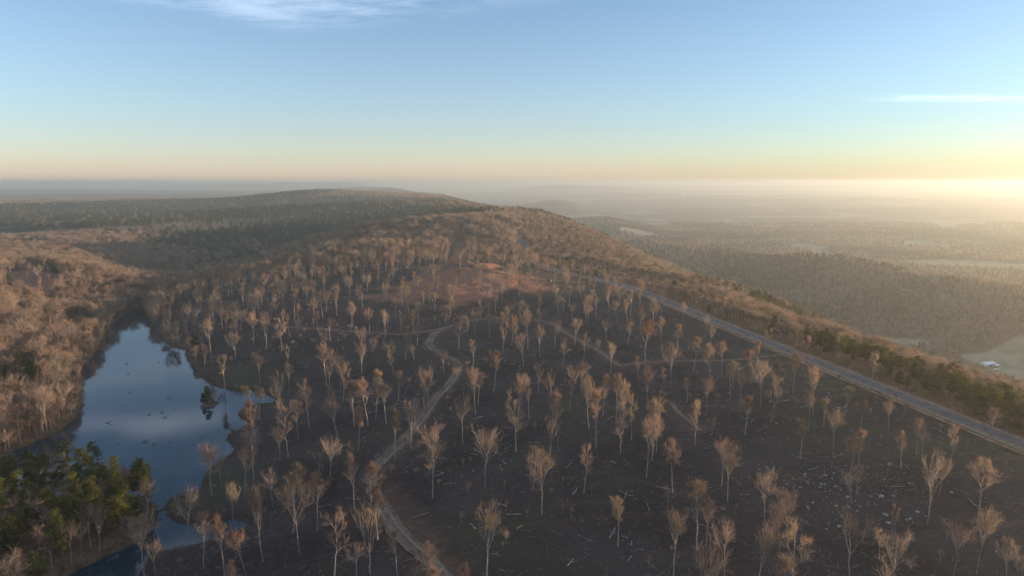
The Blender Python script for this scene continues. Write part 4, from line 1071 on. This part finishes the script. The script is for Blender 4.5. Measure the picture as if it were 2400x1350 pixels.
# shoreline reeds and brush
def reeds():
    R = np.random.default_rng(41); d = np.r_[0, np.cumsum(np.hypot(*np.diff(POND, axis=0).T))]; n = 2600
    s = R.uniform(0, d[-1], n); x = np.interp(s, d, POND[:, 0])+R.normal(size=n)*1.6; y = np.interp(s, d, POND[:, 1])+R.normal(size=n)*1.6
    k = (sdf(POND, x, y) > -.3); x, y = x[k], y[k]; n = len(x)
    P = np.repeat(np.c_[x, y, ground_z(x, y)], 12, 0)+R.normal(size=(n*12, 3))*[.5, .5, 0]; D = R.normal(size=(n*12, 3))*.45+[0, 0, 1]; D /= np.linalg.norm(D, axis=1)[:, None]
    bag = Bag(); slivers(bag, P, D, R.uniform(.5, 2.2, n*12), .10, R); v, f, m = bag.get()
    tag(mesh_obj('shore_reeds', v, f, MAT['grass']), 'dry brown reeds and brush fringing the pond', kind='stuff')
reeds()

# ------------------------------------------------------------------ barn, shed and far specks in the valley
def box(b, x0, x1, y0, y1, z0, z1, m=0):
    V = [(x, y, z) for z in (z0, z1) for y in (y0, y1) for x in (x0, x1)]
    b.add(V, [(0, 2, 1), (1, 2, 3), (4, 5, 6), (5, 7, 6), (0, 1, 4), (1, 5, 4), (2, 6, 3), (3, 6, 7), (0, 4, 2), (2, 4, 6), (1, 3, 5), (3, 7, 5)], m)
def part(name, fn, mat, parent):
    b = Bag(); fn(b); v, f, m = b.get(); return mesh_obj(name, v, f, mat, parent=parent)
def roof(b, x0, x1, y0, y1, ze, zr, th=.18):
    ym = (y0+y1)/2
    for (ya, za, yb, zb) in ((y0, ze, ym, zr), (ym, zr, y1, ze)):
        V = [(x0, ya, za), (x1, ya, za), (x1, yb, zb), (x0, yb, zb), (x0, ya, za-th), (x1, ya, za-th), (x1, yb, zb-th), (x0, yb, zb-th)]
        b.add(V, [(0, 1, 2), (0, 2, 3), (4, 6, 5), (4, 7, 6), (0, 4, 5), (0, 5, 1), (2, 6, 7), (2, 7, 3), (1, 5, 6), (1, 6, 2), (0, 3, 7), (0, 7, 4)])
def barn(u, v, L, Wd, H, rot, label, lean=True, name='barn'):
    x, y, z, d = [float(q[0]) for q in hit([u], [v])] if not isinstance(u, tuple) else (*u, 0, 0)
    o = empty(name, (x, y, float(ground_z(x, y))-.3), rot); tag(o, label, 'barn' if lean else 'shed')
    def walls(b):
        box(b, -L/2, L/2, -Wd/2, Wd/2, -1, H); e = H+Wd*.22
        for xx in (-L/2, L/2): b.add([(xx, -Wd/2, H), (xx, Wd/2, H), (xx, 0, e-.15)], [(0, 1, 2)])
    part('wall', walls, MAT['wall'], o)
    part('roof', lambda b: roof(b, -L/2-.7, L/2+.7, -Wd/2-.8, Wd/2+.8, H-.1, H+Wd*.24), MAT['metal'], o)
    part('door', lambda b: box(b, -2, 2, -Wd/2-.12, -Wd/2-.02, 0, H*.8), MAT['dark'], o)
    if lean:
        def lr(b):
            V = [(L/2-6, -Wd/2-5, H-1.5), (L/2+2.2, -Wd/2-5, H-1.5), (L/2+2.2, -Wd/2-.6, H-.3), (L/2-6, -Wd/2-.6, H-.3)]; V += [(p[0], p[1], p[2]-.2) for p in V]
            b.add(V, [(0, 1, 2), (0, 2, 3), (4, 6, 5), (4, 7, 6), (0, 4, 5), (0, 5, 1), (2, 6, 7), (2, 7, 3), (1, 5, 6), (1, 6, 2), (0, 3, 7), (0, 7, 4)])
        part('lean_to_roof', lr, MAT['metal'], o)
        for px2 in (L/2-5.5, L/2+1.7): part('post', lambda b: box(b, px2-.15, px2+.15, -Wd/2-4.9, -Wd/2-4.6, -1, H-1.6), MAT['wall'], o)
        for wx in (-L/4, L/4): part('window', lambda b: box(b, wx-.8, wx+.8, -Wd/2-.1, -Wd/2-.02, 1.4, 2.6), MAT['dark'], o)
barn((704, 982), 862, 21, 11, 4.2, .28, 'long barn with a pale metal roof in the misty field below the slope')
barn((704, 962), 871, 4.5, 3.2, 2.2, -.2, 'small pale-roofed shed just in front of the metal-roofed barn', False, 'shed')
barn(1567, 540, 26, 14, 5, .1, 'tiny far-off pale farm building beside the small bright fields', False, 'farm_building')
# box-shaped trailer where the side track meets the road
x, y, z, d = [float(q[0]) for q in hit([1288], [661])]
o = empty('trailer', (x, y, float(ground_z(x, y))+.1), .1); tag(o, 'small box trailer, dark with a white end, standing on the side track below the knoll', 'trailer')
part('body', lambda b: box(b, -1.7, .75, -.95, .95, .55, 2.5), MAT['dark'], o); part('end_panel', lambda b: box(b, .755, 1.6, -.93, .93, .5, 2.4), MAT['wall'], o)
part('drawbar', lambda b: tube(b, [(-1.7, 0, .6), (-2.9, 0, .5)], [.07, .05], 5), MAT['dark'], o)
for sx_ in (-.4, .5):
    for sy_ in (-1, 1): part('wheel', lambda b: tube(b, [(sx_, sy_*.98, .36), (sx_, sy_*1.16, .36)], [.36, .36], 12), MAT['dark'], o)
# pale smoke rising far out in the valley
def plume():
    x, y, z, d = [float(q[0]) for q in hit([1600], [462])]
    b = Bag(); k = d/F; t = np.linspace(0, 1, 7)
    tube(b, np.c_[t*7*k, t*0, -4+t**1.2*9*k], np.interp(t, [0, .5, .8, 1], [.3, .8, 1.5, .3])*k*1.0, 8)
    v, f, m = b.get(); o = mesh_obj('smoke_plume', v, f, MAT['metal'], loc=(x, y, z)); tag(o, 'thin white smoke plume rising far out in the hazy valley', 'smoke', kind='thing')
plume()
